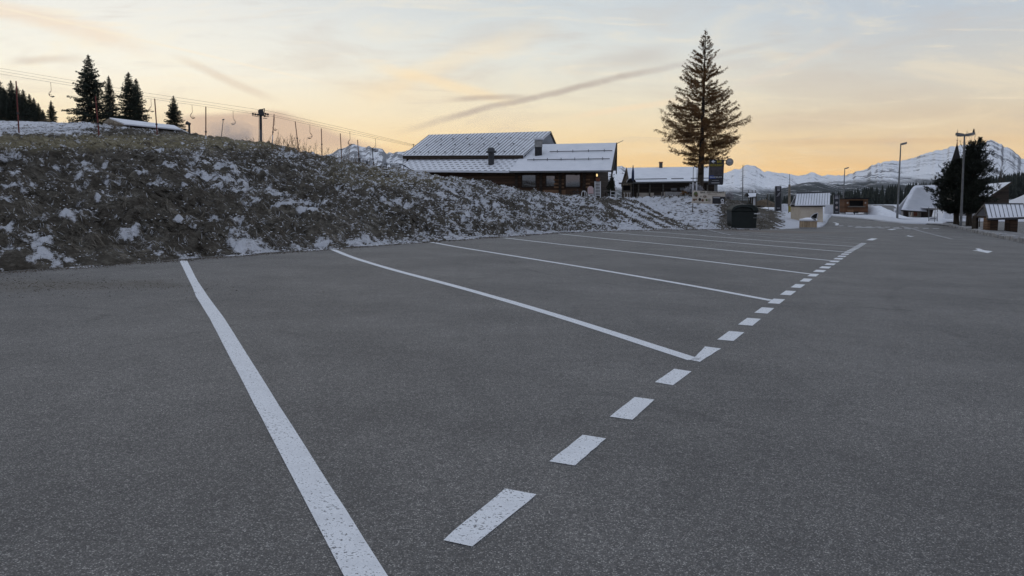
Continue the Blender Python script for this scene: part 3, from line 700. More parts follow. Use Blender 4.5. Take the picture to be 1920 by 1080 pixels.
sheet('crossing_dashes', polys, 'row of white dashes across the far road mouth', m='road_paint_worn')
def arrow(pts, label): sheet('road_arrow', [[hit(*p) for p in pts]], label)
z3 = lambda l: [(1680 + x / 8, 340 + y / 8) for x, y in l]
arrow(z3([(1140, 1037), (1215, 1046), (1290, 1060), (1376, 1077), (1452, 1050), (1330, 1036), (1243, 1008), (1188, 1011), (1232, 1034)]), 'white turn arrow nearest the wooden shelter')
arrow(z3([(1130 - 1000, 827), (1200 - 1000, 829), (1210 - 1000, 837), (1275 - 1000, 829), (1205 - 1000, 823), (1190 - 1000, 815), (1160 - 1000, 818), (1180 - 1000, 825)]), 'small white arrow on the tarmac left of the long slanting line')
arrow([(1663, 430.5), (1672, 431.6), (1681, 430.8), (1671, 429.6)], 'tiny far white arrow just before the crossing dashes')
sheet('curved_line', stripe([(1563, 417.5), (1568, 418.2), (1570.5, 420), (1568, 422.8)], 0.25), 'short curved white line beside the cream hut kerb')

# ------------------------------------------------------------------ dead grass on the bank
def grow_grass():
    r = np.random.default_rng(7)
    Nn = 420000
    px = r.uniform(-60, 1440, Nn)
    ny, nz = nodes_at(px)
    # even cover in the picture: choose distance with a bias to the near slope
    t = r.uniform(0, 1, Nn) ** 1.25
    Y = ny[:, 0] - 0.12 + t * (np.minimum(ny[:, 4], 72) - ny[:, 0] + 0.12)
    X = (px - 960) / F * Y
    # gather in tufts
    cell = 0.42
    jx = (np.floor(X / cell) + 0.5 + (_h(np.floor(X / cell), np.floor(Y / cell), 5) - 0.5) * 0.8) * cell
    jy = (np.floor(Y / cell) + 0.5 + (_h(np.floor(X / cell), np.floor(Y / cell), 6) - 0.5) * 0.8) * cell
    tx, ty = X - jx, Y - jy
    X = X - tx * 0.45; Y = Y - ty * 0.45
    px = 960 + F * X / Y; ny, nz = nodes_at(px)
    df = Y - ny[:, 0]
    keep = (df > -0.15) & (px < 1442)
    X, Y, px, df, tx, ty = X[keep], Y[keep], px[keep], df[keep], tx[keep], ty[keep]
    Z = terr(X, Y)
    S, K = cover(X, Y, Z, px, np.maximum(df, 0))
    pk = np.clip(1.0 - sstep(S, 0.22, 0.62) * 0.95, 0.02, 1)
    pk = pk * np.where(px > 1130, np.where(px > 1340, 0.6, 0.24), 1)
    keep = r.uniform(0, 1, len(X)) < pk
    X, Y, Z, px, df, tx, ty, K, S = (a[keep] for a in (X, Y, Z, px, df, tx, ty, K, S))
    n = len(X); print('grass blades', n)
    py = 381 - (Z - CAMZ) / Y * F
    Ln = r.uniform(0.10, 0.27, n) * (0.8 + 0.5 * vnoise(X * 0.9, Y * 0.9, 90)) * np.where(K > 0.4, 0.6, 1)
    Ln = Ln * (0.35 + 0.65 * sstep(df, -0.1, 1.2)) * (1 - 0.42 * sstep(px, 420, 850))
    wd = np.clip(0.00036 * Y, 0.004, 0.014) * r.uniform(0.7, 1.5, n)
    # hanging downhill (towards the foot) and spread from the tuft
    swirl = (fbm(X * 0.5, Y * 0.5, 91, 3) - 0.5) * 5
    dxn = 0.50 + np.sin(swirl) * 0.9 + tx * 3.0 + r.normal(0, 0.5, n); dyn = -0.8 + np.cos(swirl) * 0.5 + ty * 3.0 + r.normal(0, 0.5, n)
    l = np.hypot(dxn, dyn) + 1e-6; dxn /= l; dyn /= l
    rise = r.uniform(0.02, 0.50, n) * (0.4 + vnoise(X * 1.2, Y * 1.2, 92))
    pts = []
    for s in (0, 0.34, 0.68, 1.0):
        hx = X + dxn * Ln * s * 0.85; hy = Y + dyn * Ln * s * 0.85
        hz = terr(hx, np.maximum(hy, 3)) if s in (0, 1.0) else None
        pts.append([hx, hy, hz])
    z0, z1 = pts[0][2], pts[3][2]
    for k, s in enumerate((0, 0.34, 0.68, 1.0)):
        arc = 4 * s * (1 - s) * 0.5 + s * 0.25
        pts[k][2] = z0 * (1 - s) + z1 * s + Ln * rise * arc - 0.01
    sxn, syn = -dyn, dxn
    V = np.zeros((n, 7, 3))
    for k, (w) in enumerate((1.0, 0.9, 0.6)):
        for sgn, idx in ((-1, 2 * k), (1, 2 * k + 1)):
            V[:, idx, 0] = pts[k][0] + sgn * sxn * wd * w * 0.5; V[:, idx, 1] = pts[k][1] + sgn * syn * wd * w * 0.5; V[:, idx, 2] = pts[k][2] + sgn * wd * 0.15
    V[:, 6, 0], V[:, 6, 1], V[:, 6, 2] = pts[3]
    base = (np.arange(n) * 7)[:, None]
    T = np.concatenate([base + np.array(q)[None] for q in ((0, 1, 3), (0, 3, 2), (2, 3, 5), (2, 5, 4), (4, 5, 6))], 0)
    o = np_mesh('grass', V.reshape(-1, 3), T, 'dead_grass')
    # each blade its own shade: dark, brown, straw, frosted
    c0 = np.array([0.034, 0.027, 0.019]); c1 = np.array([0.115, 0.098, 0.077]); c2 = np.array([0.28, 0.256, 0.21]); c3 = np.array([0.60, 0.61, 0.64]); cy = np.array([0.46, 0.41, 0.27])
    q = np.clip(r.beta(1.4, 2.2, n) + (vnoise(X * 1.1, Y * 0.8, 95) - 0.5) * 0.7, 0, 1)[:, None]
    C = np.where(q < 0.5, c0 + (c1 - c0) * q * 2, c1 + (c2 - c1) * (q - 0.5) * 2)
    C = np.where((r.uniform(0, 1, n) < K * 0.7)[:, None], C * 0.4 + cy * 0.6, C)
    fz = 0.04 + 0.22 * sstep(px, 400, 1000) + 0.25 * sstep(S, 0.05, 0.5)
    C = np.where((r.uniform(0, 1, n) < fz)[:, None], c3 * r.uniform(0.5, 1.05, (n, 1)), C)
    C4 = np.concatenate([C, np.ones((n, 1))], 1)
    at_ = o.data.attributes.new('tint', 'FLOAT_COLOR', 'POINT'); at_.data.foreach_set('color', np.repeat(C4, 7, 0).astype(np.float32).ravel())
    tag(o, 'matted dead grass hanging down the bank, frosted in places', 'grass', None, 'stuff')
grow_grass()
def lumps(name, X, Y, Z, sz, m, flat, label, cat, seed):
    """many small irregular lumps (snow crumbs, gravel, leaf litter) as one mesh"""
    r = np.random.default_rng(seed); n = len(X)
    o6 = np.array([[1, 0, 0], [0, 1, 0], [-1, 0, 0], [0, -1, 0], [0, 0, 1], [0, 0, -1]], float)
    V = o6[None] * (sz[:, None, None] * r.uniform(0.6, 1.4, (n, 6, 1))) * np.array([1, 1, flat])[None, None]
    a = r.uniform(0, 6.283, n); c, s_ = np.cos(a)[:, None], np.sin(a)[:, None]
    vx = V[..., 0] * c * 1.4 - V[..., 1] * s_; vy = V[..., 0] * s_ * 1.4 + V[..., 1] * c
    V = np.stack([vx + X[:, None], vy + Y[:, None], V[..., 2] + Z[:, None]], -1)
    f = np.array([[0, 1, 4], [1, 2, 4], [2, 3, 4], [3, 0, 4], [1, 0, 5], [2, 1, 5], [3, 2, 5], [0, 3, 5]])
    o = np_mesh(name, V.reshape(-1, 3), ((np.arange(n) * 6)[:, None, None] + f[None]).reshape(-1, 3), m)
    return tag(o, label, cat, None, 'stuff')
def snow_crumbs():
    r = np.random.default_rng(17); n = 90000
    px = r.uniform(-40, 1400, n); ny = nodes_at(px)[0]; t = r.uniform(0, 1, n) ** 1.2
    Y = ny[:, 0] + t * (np.minimum(ny[:, 4], 72) - ny[:, 0]); X = (px - 960) / F * Y; df = Y - ny[:, 0]; Z = terr(X, Y)
    S, K = cover(X, Y, Z, px, df)
    cl = fbm(X * 2.2, Y * 1.6, 51, 3)
    p_ = sstep(S + (cl - 0.5) * 1.4, 0.12, 0.55) * 0.55 + 0.04
    keep = r.uniform(0, 1, n) < p_ * (1 - 0.6 * sstep(px, 1110, 1160)) * (0.45 + 0.55 * sstep(px, 200, 900))
    X, Y, Z = X[keep], Y[keep], Z[keep]; n = len(X)
    sz = r.uniform(0.010, 0.034, n) * np.clip(Y / 24, 0.8, 1.7)
    lumps('snow_crumbs', X, Y, Z + 0.05 * r.uniform(0.3, 1.6, n), sz, 'snow', 0.5, 'small flecks of snow caught in the grass of the bank', 'snow', 18)
snow_crumbs()
def litter():
    r = np.random.default_rng(23)
    px = r.uniform(-60, 1430, 5200); ny = nodes_at(px)[0]; Y = ny[:, 0] - np.abs(r.normal(0, 0.30, 5200)) * (ny[:, 0] / 18) - 0.02
    X = (px - 960) / F * Y
    q = at(120, 535, 12.6); X2 = np.concatenate([X, q.x - 0.7 + r.normal(0, 1.9, 1000)]); Y2 = np.concatenate([Y, q.y + r.normal(0, 0.7, 1000) - 0.0])
    n = len(X2); sz = r.uniform(0.004, 0.013, n) * np.clip(Y2 / 16, 0.8, 2.0)
    lumps('leaf_litter', X2, Y2, G(X2, Y2) + sz * 0.4, sz, 'earth', 0.45, 'crumbs of earth and dead grass along the tarmac edge', 'litter', 24)
    px = r.uniform(120, 1430, 2600); ny = nodes_at(px)[0]; Y = ny[:, 0] - np.abs(r.normal(0, 0.16, 2600)) * (ny[:, 0] / 20); X = (px - 960) / F * Y
    k = vnoise(X * 0.9, Y * 0.9, 61) > 0.5; X, Y = X[k], Y[k]; sz = r.uniform(0.008, 0.03, len(X)) * np.clip(Y / 20, 0.8, 1.6)
    lumps('edge_snow', X, Y, G(X, Y) + 0.004, sz, 'snow', 0.4, 'crumbs of snow lying along the tarmac edge', 'snow', 25)
litter()
def grow_weeds():
    r = random.Random(3); b = MB()
    for _ in range(240):
        px = r.choice([r.gauss(535, 22), r.gauss(565, 16), r.uniform(470, 720), r.uniform(0, 250), r.gauss(640, 30)])
        ny = nodes_at(np.array([px]))[0][0]
        Y = ny[4] * r.uniform(0.80, 1.0); x = (px - 960) / F * Y; z = tz(x, Y)
        h = r.uniform(0.25, 0.7) * (1.9 if 500 < px < 600 and r.random() < 0.5 else 1); lean = Vector((r.gauss(0, 0.25), r.gauss(0, 0.2), 1)).normalized()
        p = Vector((x, Y, z - 0.05)); q = p + lean * h; b.tube(p, q, 0.009, 0.004, 3)
        for k in range(r.randint(2, 7)):
            s = r.uniform(0.45, 1); m = p.lerp(q, s); e = m + Vector((r.gauss(0, 0.5), r.gauss(0, 0.4), 0.8)).normalized() * r.uniform(0.06, 0.22)
            b.tube(m, e, 0.006, 0.006, 3)
    tag(b.build('dry_weeds', 'dry_stems'), 'thin dry weed stalks standing along the bank crest', 'weeds', None, 'stuff')
grow_weeds()

# ------------------------------------------------------------------ mountains
make_mountain('mountain_right', (0.085, 0.09, 0.105), 60, 120, 0.535, 1.0)
make_mountain('mountain_center', (0.13, 0.135, 0.15), 40, 100, 0.56, 1.0)
make_mountain('mountain_mid', (0.08, 0.085, 0.10), 60, 120, 0.49, 1.6)
make_mountain('mountain_left', (0.10, 0.105, 0.12), -200, -150, 0.50, 1.4)
def mountain(name, sil, D, depth, m, label, seed, jag=1.0, amp=0.22, pw=1.15, zbase=-14, step=2.0, rows=90):
    pxs = np.arange(sil[0][0], sil[-1][0] + 0.1, step)
    py = np.interp(pxs, [p[0] for p in sil], [p[1] for p in sil])
    zr = CAMZ + D * (381 - py) / F + (fbm(pxs * 0.11, pxs * 0 + seed, seed, 5) - 0.5) * jag * D / F * 3.2
    s = np.concatenate([np.linspace(0, 1, rows), np.linspace(1, 0, 10)[1:]])
    front = np.arange(len(s)) < rows
    P = np.repeat(pxs[:, None], len(s), 1); Sg = np.repeat(s[None], len(pxs), 0)
    dist = np.where(front[None], D - depth * (1 - Sg), D + depth * 0.8 * (1 - Sg))
    X = (P - 960) / F * dist; Y = dist
    H = (zr - zbase)[:, None]
    prof = np.where(front[None], Sg ** pw, Sg)
    rid = fbm(X / depth * 13 + Sg * 1.6 * np.sin(X / depth * 3), Sg * 1.5, seed + 9, 6, True) - 0.55
    fine = fbm(X / depth * 70, Sg * 7, seed + 19, 4, True) - 0.5
    Z = zbase + H * np.clip(prof + (rid * amp + fine * amp * 0.14) * np.clip(4 * Sg * (1 - Sg), 0, 1) ** 0.7, -0.05, None)
    # nothing in front may stand above its own skyline
    lim = CAMZ + (zr[:, None] - CAMZ) * Y / D - 0.002 * D * (1 - Sg)
    Z = np.minimum(Z, lim)
    n, r = P.shape; i = (np.arange(n - 1)[:, None] * r + np.arange(r - 1)[None, :]).ravel()
    o = np_mesh(name, np.stack([X, Y, Z], -1).reshape(-1, 3), np.stack([i, i + r, i + r + 1, i + 1], -1), m, True)
    return tag(o, label, 'mountain', None, 'structure')
mountain('mountain_range', [(1440, 372), (1480, 352), (1530, 337), (1560, 331), (1575, 330), (1600, 324), (1620, 316), (1640, 306), (1665, 301), (1690, 301), (1715, 294), (1750, 282), (1780, 276.5), (1815, 274), (1830, 269), (1841, 265), (1852, 267), (1862, 272), (1876, 278), (1890, 285), (1907, 299), (1920, 297), (1980, 285), (2060, 292), (2200, 300), (2500, 330), (3000, 350)],
         4600, 2600, 'mountain_right', 'big snowy mountain with a rounded peak on the right', 3, 2.6, 0.15)
mountain('mountain_range', [(1040, 340), (1120, 318), (1157, 313), (1165, 312.5), (1175, 315.5), (1200, 322), (1240, 326), (1300, 332), (1357, 324), (1367, 320), (1385, 315.6), (1392, 310.5), (1398, 310), (1410, 312), (1416, 316), (1429, 323), (1440, 323), (1460, 325.6), (1472, 325), (1482, 329), (1492, 331), (1505, 327), (1515, 324), (1521, 325), (1527, 329), (1540, 331), (1552, 329), (1565, 329), (1580, 331), (1640, 340), (1700, 350)],
         6200, 3000, 'mountain_center', 'pale snowy range in the middle distance behind the signs', 21, 2.0, 0.2)
mountain('mountain_range', [(1340, 372), (1400, 366), (1440, 361), (1470, 352), (1490, 345), (1510, 341.5), (1530, 341), (1550, 346), (1570, 350), (1600, 347), (1630, 350), (1680, 352), (1760, 356), (1900, 360), (2300, 365)],
         3000, 1500, 'mountain_mid', 'lower wooded hills streaked with snow under the high peaks', 37, 1.2, 0.18)
mountain('mountain_range', [(520, 318), (560, 312), (600, 296), (627, 289), (640, 281.7), (652, 279), (660, 272.5), (668, 271.5), (676, 274), (683, 277), (690, 278.5), (695, 275.5), (700, 279), (711, 279.5), (716, 280), (721, 281), (724, 286), (727, 290), (732, 286), (740, 289), (748, 286.5), (756, 287), (765, 283.5), (772, 282), (790, 276), (830, 282), (900, 300), (1000, 330)],
         5200, 2600, 'mountain_left', 'jagged rocky snow peak behind the chairlift', 55, 1.3, 0.2, 1.0)

back_ = mountain('mountain_range', [(-600, 350), (-200, 338), (200, 330), (500, 345), (800, 325), (1000, 335), (1250, 328), (1500, 350), (1600, 344), (1643, 335), (1680, 338), (1720, 326), (1800, 312), (1900, 318), (2500, 340)], 3800, 2200, 'mountain_right', 'dark snowy ridge on the far side of the valley, mirrored in the chalet windows', 71, 1.0, 0.2, 1.15, -14, 8.0, 40)
back_.rotation_euler = (0, 0, math.pi)
# ------------------------------------------------------------------ trees
def leafy(name, pts, dirs, size, m, r, parent, width=0.35):
    """many small needle sprays: one thin kite per point"""
    pts = np.asarray(pts); dirs = np.asarray(dirs); n = len(pts)
    sz = np.asarray(size).reshape(-1, 1) * r.uniform(0.6, 1.3, (n, 1)); d = dirs / (np.linalg.norm(dirs, axis=1, keepdims=True) + 1e-9)
    a = np.cross(d, r.normal(0, 1, (n, 3))); a /= (np.linalg.norm(a, axis=1, keepdims=True) + 1e-9)
    V = np.stack([pts, pts + d * sz * 0.45 + a * sz * width * 0.5, pts + d * sz, pts + d * sz * 0.45 - a * sz * width * 0.5], 1).reshape(-1, 3)
    b = (np.arange(n) * 4)[:, None]
    return np_mesh(name, V, b + np.array([[0, 1, 2, 3]]), m, False, parent)
def make_spruce(seed, loc, label, group, h=10.0, spread=0.30, dens=1.0, low=0.04, m='spruce_needles', sweep=1.0, name='spruce_tree'):
    root = empty(name, loc, label, 'tree', group); r = np.random.default_rng(seed); q = random.Random(seed)
    b = MB(); b.cur = 0; b.v = []
    base = Vector(loc); b.tube(base + Vector((0, 0, -0.6)), base + Vector((0, 0, h * 0.5)), h * 0.018, h * 0.010, 8); b.tube(base + Vector((0, 0, h * 0.5)), base + Vector((0, 0, h)), h * 0.010, 0.006, 6)
    P = []; Dd = []; Sz = []; k = 0; z = low
    bb = MB()
    while z < 0.985:
        nb = 7 if z < 0.8 else 5
        env = (1 - z) ** 0.86 * (1 + 0.10 * math.sin(z * 37 + seed)) * min(1, (z + 0.08) / 0.16)
        for j in range(nb):
            ang = 6.283 * (j + q.random() * 0.7) / nb + k * 0.9
            L = h * spread * env * q.choice([0.6, 0.8, 0.95, 1.05, 1.22]) * q.uniform(0.88, 1.1) + 0.05
            droop = -0.18 - 0.32 * (1 - z) * q.uniform(0.5, 1.2); hz = h * z + q.uniform(-.1, .1)
            ca, sa = math.cos(ang), math.sin(ang)
            ns = max(3, int(L / 0.22)); prev = None
            for s_ in range(ns + 1):
                s = s_ / ns
                c = Vector((ca * L * s, sa * L * s, hz + L * (droop * s + 0.42 * s * s * sweep * (0.4 + 0.6 * z))))
                if prev is not None and s_ % 2 == 0: pass
                prev = c
                m_ = int((9 if s > 0.2 else 4) * dens)
                for _ in range(m_):
                    lat = q.gauss(0, 1) * L * 0.16 * (1.15 - s); off = q.gauss(0, 0.05)
                    P.append((c.x - sa * lat + q.gauss(0, .04), c.y + ca * lat + q.gauss(0, .04), c.z + off - abs(lat) * 0.35))
                    Dd.append((ca * 0.7 - sa * np.sign(lat) * 0.7 + q.gauss(0, .3), sa * 0.7 + ca * np.sign(lat) * 0.7 + q.gauss(0, .3), -0.35 + q.gauss(0, 0.3))); Sz.append(0.030 * h * (0.38 + 0.62 * min(1, (1 - z) / 0.3)))
            bb.tube(base + Vector((0, 0, hz)), base + Vector((ca * L, sa * L, hz + L * (droop + 0.42 * sweep * (0.4 + 0.6 * z)))), 0.02 + 0.01 * L, 0.006, 3)
        z += 0.034 * q.uniform(0.8, 1.25) * (1 - 0.35 * z); k += 1
    P2 = []; D2 = []
    for s in np.linspace(0.88, 0.995, 40):
        for _ in range(4): P2.append((q.gauss(0, .012), q.gauss(0, .012), h * s)); D2.append((q.gauss(0, .5), q.gauss(0, .5), 0.9))
    b.build('trunk', 'bark', root)
    bb.build('branches', 'bark', root)
    leafy('crown', P, Dd, Sz, m, r, root, 0.36)
    leafy('leader', P2, D2, 0.016 * h, m, r, root, 0.30)
    return root
def base_at(px, py, Y): p = at(px, py, Y); return p
YS = 118.0
def spruce_at(px, top, basepy, Y, label, group, seed=None, proto=None, spread=0.30, dens=1.0, wide=1.0):
    p = at(px, basepy, Y); h = (basepy - top) * Y / F
    if proto is None: return make_spruce(seed, p, label, group, h, spread, dens)
    c = copy_tree(proto); k = h / PH[proto.name]; c.location = p; c.scale = (k * wide, k * wide, k); c.rotation_euler = (0, 0, seed or 0)
    return tag(c, label, 'tree', group)
PH = {}
G1 = 'dark spruces standing above the grass bank'
sp1 = spruce_at(172, 108, 236, YS, 'tallest dark spruce, left of the low snowy shed roof', G1, 5, None, 0.345, 1.5); PH[sp1.name] = 128 * YS / F
sp2 = spruce_at(245, 139, 240, YS + 4, 'dense dark spruce directly behind the low snowy shed roof', G1, 12, None, 0.31, 1.5); PH[sp2.name] = 101 * (YS + 4) / F
spruce_at(259, 150, 240, YS + 7, 'spruce half merged with the right side of the dense one behind the shed', G1, 1.3, sp2, wide=0.8)
spruce_at(208, 145, 238, YS + 6, 'narrow spruce between the two biggest spruces', G1, 2.1, sp2, wide=0.66)
spruce_at(328, 182, 256, YS + 10, 'lone spruce at the right end of the shed, mist at its foot', G1, 0.5, sp1, wide=0.92)
spruce_at(98, 190, 238, YS + 25, 'small lone spruce on the piste left of the tallest spruce', G1, 4.0, sp1, wide=0.82)
G2 = 'spruces of the wood at the left edge'
wood = [(-30, 158, 'out'), (-14, 150, 'out'), (2, 150, 'tall spruce cut by the left edge of the photo'), (11, 166, 'spruce behind the first tall one at the left edge'), (25, 154, 'tall pointed spruce just left of the first red pole'),
        (36, 164, 'spruce right behind the first red pole'), (47, 170, 'round topped spruce in the middle of the left wood'), (58, 178, 'pointed spruce near the right side of the left wood'), (66, 185, 'slim spruce near the right end of the left wood'), (74, 194, 'short spruce near the right end of the left wood'), (82, 206, 'smallest spruce at the right end of the left wood')]
for k, (px, top, lb) in enumerate(wood):
    if lb == 'out': continue
    spruce_at(px, top, 236, 190 + (k * 37 % 11), lb, G2, k * 1.7, sp1 if k % 3 else sp2, wide=0.92)

def make_larch():
    Y = 200.0; p = at(1313, 358, Y); h = (358 - 63) * Y / F      # modelled big, then set to its true size and place below
    root = empty('larch_tree', p, 'tall brown autumn larch with bare twigs beside the tall restaurant sign', 'tree')
    q = random.Random(8); r = np.random.default_rng(8)
    b = MB(); lean = Vector((0.012, 0, 1))
    for k in range(10):
        a, c = k / 10, (k + 1) / 10
        b.tube(p + lean * h * a - Vector((0, 0, 2.0 if k == 0 else 0)), p + lean * h * c, 0.80 * (1 - a) ** 1.1 + 0.03, 0.80 * (1 - c) ** 1.1 + 0.03, 9)
    b.build('trunk', 'bark', root, True)
    bb = MB(); P = []; Dd = []
    # half width of the crown in photo pixels against height row
    ew = [(57, 3), (80, 12), (100, 22), (130, 32), (160, 44), (190, 56), (215, 64), (232, 82), (245, 84), (262, 68), (285, 58), (302, 42), (315, 22)]
    z = 0.155
    while z < 0.99:
        row = 358 - z * (358 - 56)
        for j in range(q.choice([4, 5, 5]) if z < 0.9 else 4):
            ang = q.random() * 6.283; L = float(np.interp(row - 6, [e[0] for e in ew], [e[1] for e in ew])) * Y / F * q.choice([1.0, 0.92, 0.7, 0.5, 1.1]) * q.uniform(0.82, 1.06)
            if z < 0.2: L *= 0.8
            ca, sa = math.cos(ang), math.sin(ang)
            dr = -0.46 * (1 - z) + 0.14 + q.gauss(0, .10); up = 0.34 + 0.06 * z + q.gauss(0, .10); bend = q.gauss(0, .22)
            o0 = p + lean * h * z
            def C(s): return o0 + Vector((ca * L * s - sa * L * bend * s * s, sa * L * s + ca * L * bend * s * s, L * (dr * 1.2 * s + up * s * s)))
            ns = max(4, int(L / 0.3)); pp = [C(s / ns) for s in range(ns + 1)]
            for i_ in range(ns): bb.tube(pp[i_], pp[i_ + 1], (0.009 + 0.009 * L) * (1 - i_ / ns * 0.9) + 0.003, (0.009 + 0.009 * L) * (1 - (i_ + 1) / ns * 0.9) + 0.003, 4)
            nt = int(L * 13) + 6
            for _ in range(nt):
                s = q.uniform(0.18, 1) ** 0.85; c = C(s); side = q.choice([-1, 1]); tl = (0.22 + 0.34 * L * (1 - s * 0.6)) * q.uniform(0.35, 1.0) * 0.62 * min(1, L / 0.9)
                d = Vector((ca * 0.75 - sa * side * q.uniform(0.2, 1), sa * 0.75 + ca * side * q.uniform(0.2, 1), q.gauss(-0.25, 0.55))).normalized()
                e = c + d * tl; bb.tube(c, e, 0.0085, 0.004, 3)
                for _2 in range(q.randint(4, 7)):
                    s2 = q.uniform(0.2, 1); g = c.lerp(e, s2); d2 = (d * 0.8 + Vector((q.gauss(0, .8), q.gauss(0, .8), q.gauss(0.15, .95)))).normalized(); tl2 = q.uniform(0.08, 0.26) * min(1, L / 0.7)
                    bb.tube(g, g + d2 * tl2, 0.0055, 0.003, 3)
                    nn = 7 if 0.20 < z < 0.70 else (4 if z < 0.84 else 2)
                    for _3 in range(nn):
                        if q.random() < 0.80:
                            P.append(tuple(g + d2 * tl2 * q.random() - p)); Dd.append((q.gauss(0, 1), q.gauss(0, 1), q.gauss(0, 1)))
        z += 0.0105 * q.uniform(0.6, 1.5)
    bb.build('branches', 'larch_twigs', root)
    leafy('needles', P, Dd, 0.098, 'larch_needles', r, root, 0.55)
    Yt = 67.3; root.location = at(1313, 358, Yt); root.scale = (Yt / Y,) * 3
make_larch()

def make_pine(seed, px, basepy, rows, Y, label, dens=1.0, leader=None):
    """rows: (photo row, left px, right px) outline of the crown"""
    p = hit(px, basepy); p = at(px, basepy, p.y); Y = p.y
    root = empty('pine_tree', p, label, 'tree', None)
    q = random.Random(seed); r = np.random.default_rng(seed); k = Y / F
    top = rows[0][0]; hh = (basepy - top) * k
    b = MB(); b.tube(p - Vector((0, 0, .3)), p + Vector((q.uniform(-.2, .2), 0, hh * 0.45)), 0.24, 0.17, 9); b.tube(p + Vector((0, 0, hh * 0.42)), p + Vector(((rows[0][1] + rows[0][2]) / 2 * k - px * k, 0, hh)), 0.17, 0.02, 7)
    b.build('trunk', 'bark', root, True)
    P = []; Dd = []; bb = MB()
    rr = [a[0] for a in rows]; ll = [a[1] for a in rows]; ri = [a[2] for a in rows]
    nb = int(190 * dens)
    for i_ in range(nb):
        row = top + (rr[-1] - top) * (q.random() ** 0.85); L0 = np.interp(row, rr, ll); R0 = np.interp(row, rr, ri); ang = q.random() * 6.283
        half = ((R0 - px) if math.cos(ang) > 0 else (px - L0)) * k; half = max(half, 0.25); rad = ((R0 - L0) / 2 * k) * (1 - abs(math.cos(ang))) + half * abs(math.cos(ang))
        rad *= q.choice([1.12, 1.0, 0.85, 0.65, 0.42]) * q.uniform(0.86, 1.1)
        z = (basepy - row) * k; tip = Vector((math.cos(ang) * rad, math.sin(ang) * rad, z)); root_ = Vector((0, 0, max(z - rad * 0.35, hh * 0.16)))
        bb.tube(p + root_, p + tip, 0.035, 0.012, 4)
        d = (tip - root_).normalized()
        for t_ in range(int(9 + rad * 5)):
            s = q.uniform(0.35, 1.05); c = root_.lerp(tip, s) + Vector((q.gauss(0, .13), q.gauss(0, .13), q.gauss(0, .11)))
            ax = (d + Vector((q.gauss(0, .5), q.gauss(0, .5), q.gauss(0.55, .5)))).normalized()
            for _ in range(14):
                dd = (ax * 0.9 + Vector((q.gauss(0, .6), q.gauss(0, .6), q.gauss(0, .6))))
                P.append(tuple(c + ax * q.uniform(0, .22))); Dd.append(tuple(dd))
    if leader:
        for row in np.linspace(leader, top + 16, 44):
            sp_ = 0.02 + 0.30 * (row - leader) / (top + 16 - leader)
            for _ in range(16): P.append((((rows[0][1] + rows[0][2]) / 2 - px) * k + q.gauss(0, sp_), q.gauss(0, sp_), (basepy - row) * k)); Dd.append((q.gauss(0, .7), q.gauss(0, .7), 0.9))
    bb.build('branches', 'bark', root)
    leafy('crown', P, Dd, 0.19, 'pine_needles', r, root, 0.22)
make_pine(3, 1793, 425, [(299, 1791, 1798), (307, 1781, 1804), (317, 1769, 1806), (330, 1759, 1806), (345, 1756, 1806), (360, 1744, 1806), (372, 1745, 1806), (382, 1752, 1806), (392, 1764, 1806), (398, 1780, 1802)], 72, 'broad dark pine on the left of the pair beside the double lamp', 1.15)
make_pine(9, 1816, 427, [(273, 1825, 1831), (280, 1818, 1836), (288, 1811, 1842), (302, 1806, 1846), (318, 1800, 1848), (330, 1800, 1850), (345, 1800, 1853), (360, 1798, 1856), (375, 1798, 1855), (388, 1798, 1849), (397, 1800, 1838)], 72, 'taller dark pine on the right of the pair behind the double lamp', 1.25, 262)

def bare_tree(name, p, h, seed, label, m='bark', cat='tree', thick=0.03, depth=4, up=0.6, group=None, guard=False):
    root = empty(name, p, label, cat, group); q = random.Random(seed); b = MB()
    def grow(a, d, L, r_, lv):
        e = a + d * L; b.tube(a, e, r_, r_ * 0.6, 5 if lv == depth else 3)
        if lv == 0: return
        for _ in range(q.randint(3, 4)):
            s = q.uniform(0.35, 1.0); nd = (d * 0.9 + Vector((q.gauss(0, .55), q.gauss(0, .55), up * 0.6))).normalized()
            grow(a.lerp(e, s), nd, L * q.uniform(0.45, 0.7), r_ * 0.5, lv - 1)
    p = Vector(p); b.tube(p - Vector((0, 0, .2)), p + Vector((0, 0, h * 0.3)), thick * 1.3, thick, 7)
    tr = b.build('trunk', m, root); b = MB()
    grow(p + Vector((0, 0, h * 0.28)), Vector((q.gauss(0, .05), 0, 1)).normalized(), h * 0.36, thick, depth)
    b.build('branches', m, root)
    return root
bare_tree('bare_tree', at(1872, 384, 120), 7.6, 4, 'leafless tree in front of the hillside beside the dark snowy roofed chalet', 'bark', thick=0.07)
bare_tree('bare_tree', at(1880, 384, 128), 6.4, 6, 'smaller leafless tree just behind the other one beside the dark chalet', 'bark', thick=0.06)
bare_tree('bare_tree', at(1810, 384, 118), 11.5, 5, 'tall leafless tree whose twigs show above the pines by the spire', 'bark', thick=0.07)
for px, py, hh, sd, lb in ((1830, 427, 2.1, 2, 'young leafless sapling tied to a stake, left of the wooden shelter'), (1836, 428, 2.3, 3, 'young leafless sapling closest to the wooden shelter gable')):
    p = hit(px, py); bare_tree('sapling', p, hh, sd, lb, 'bark', thick=0.035, depth=3)

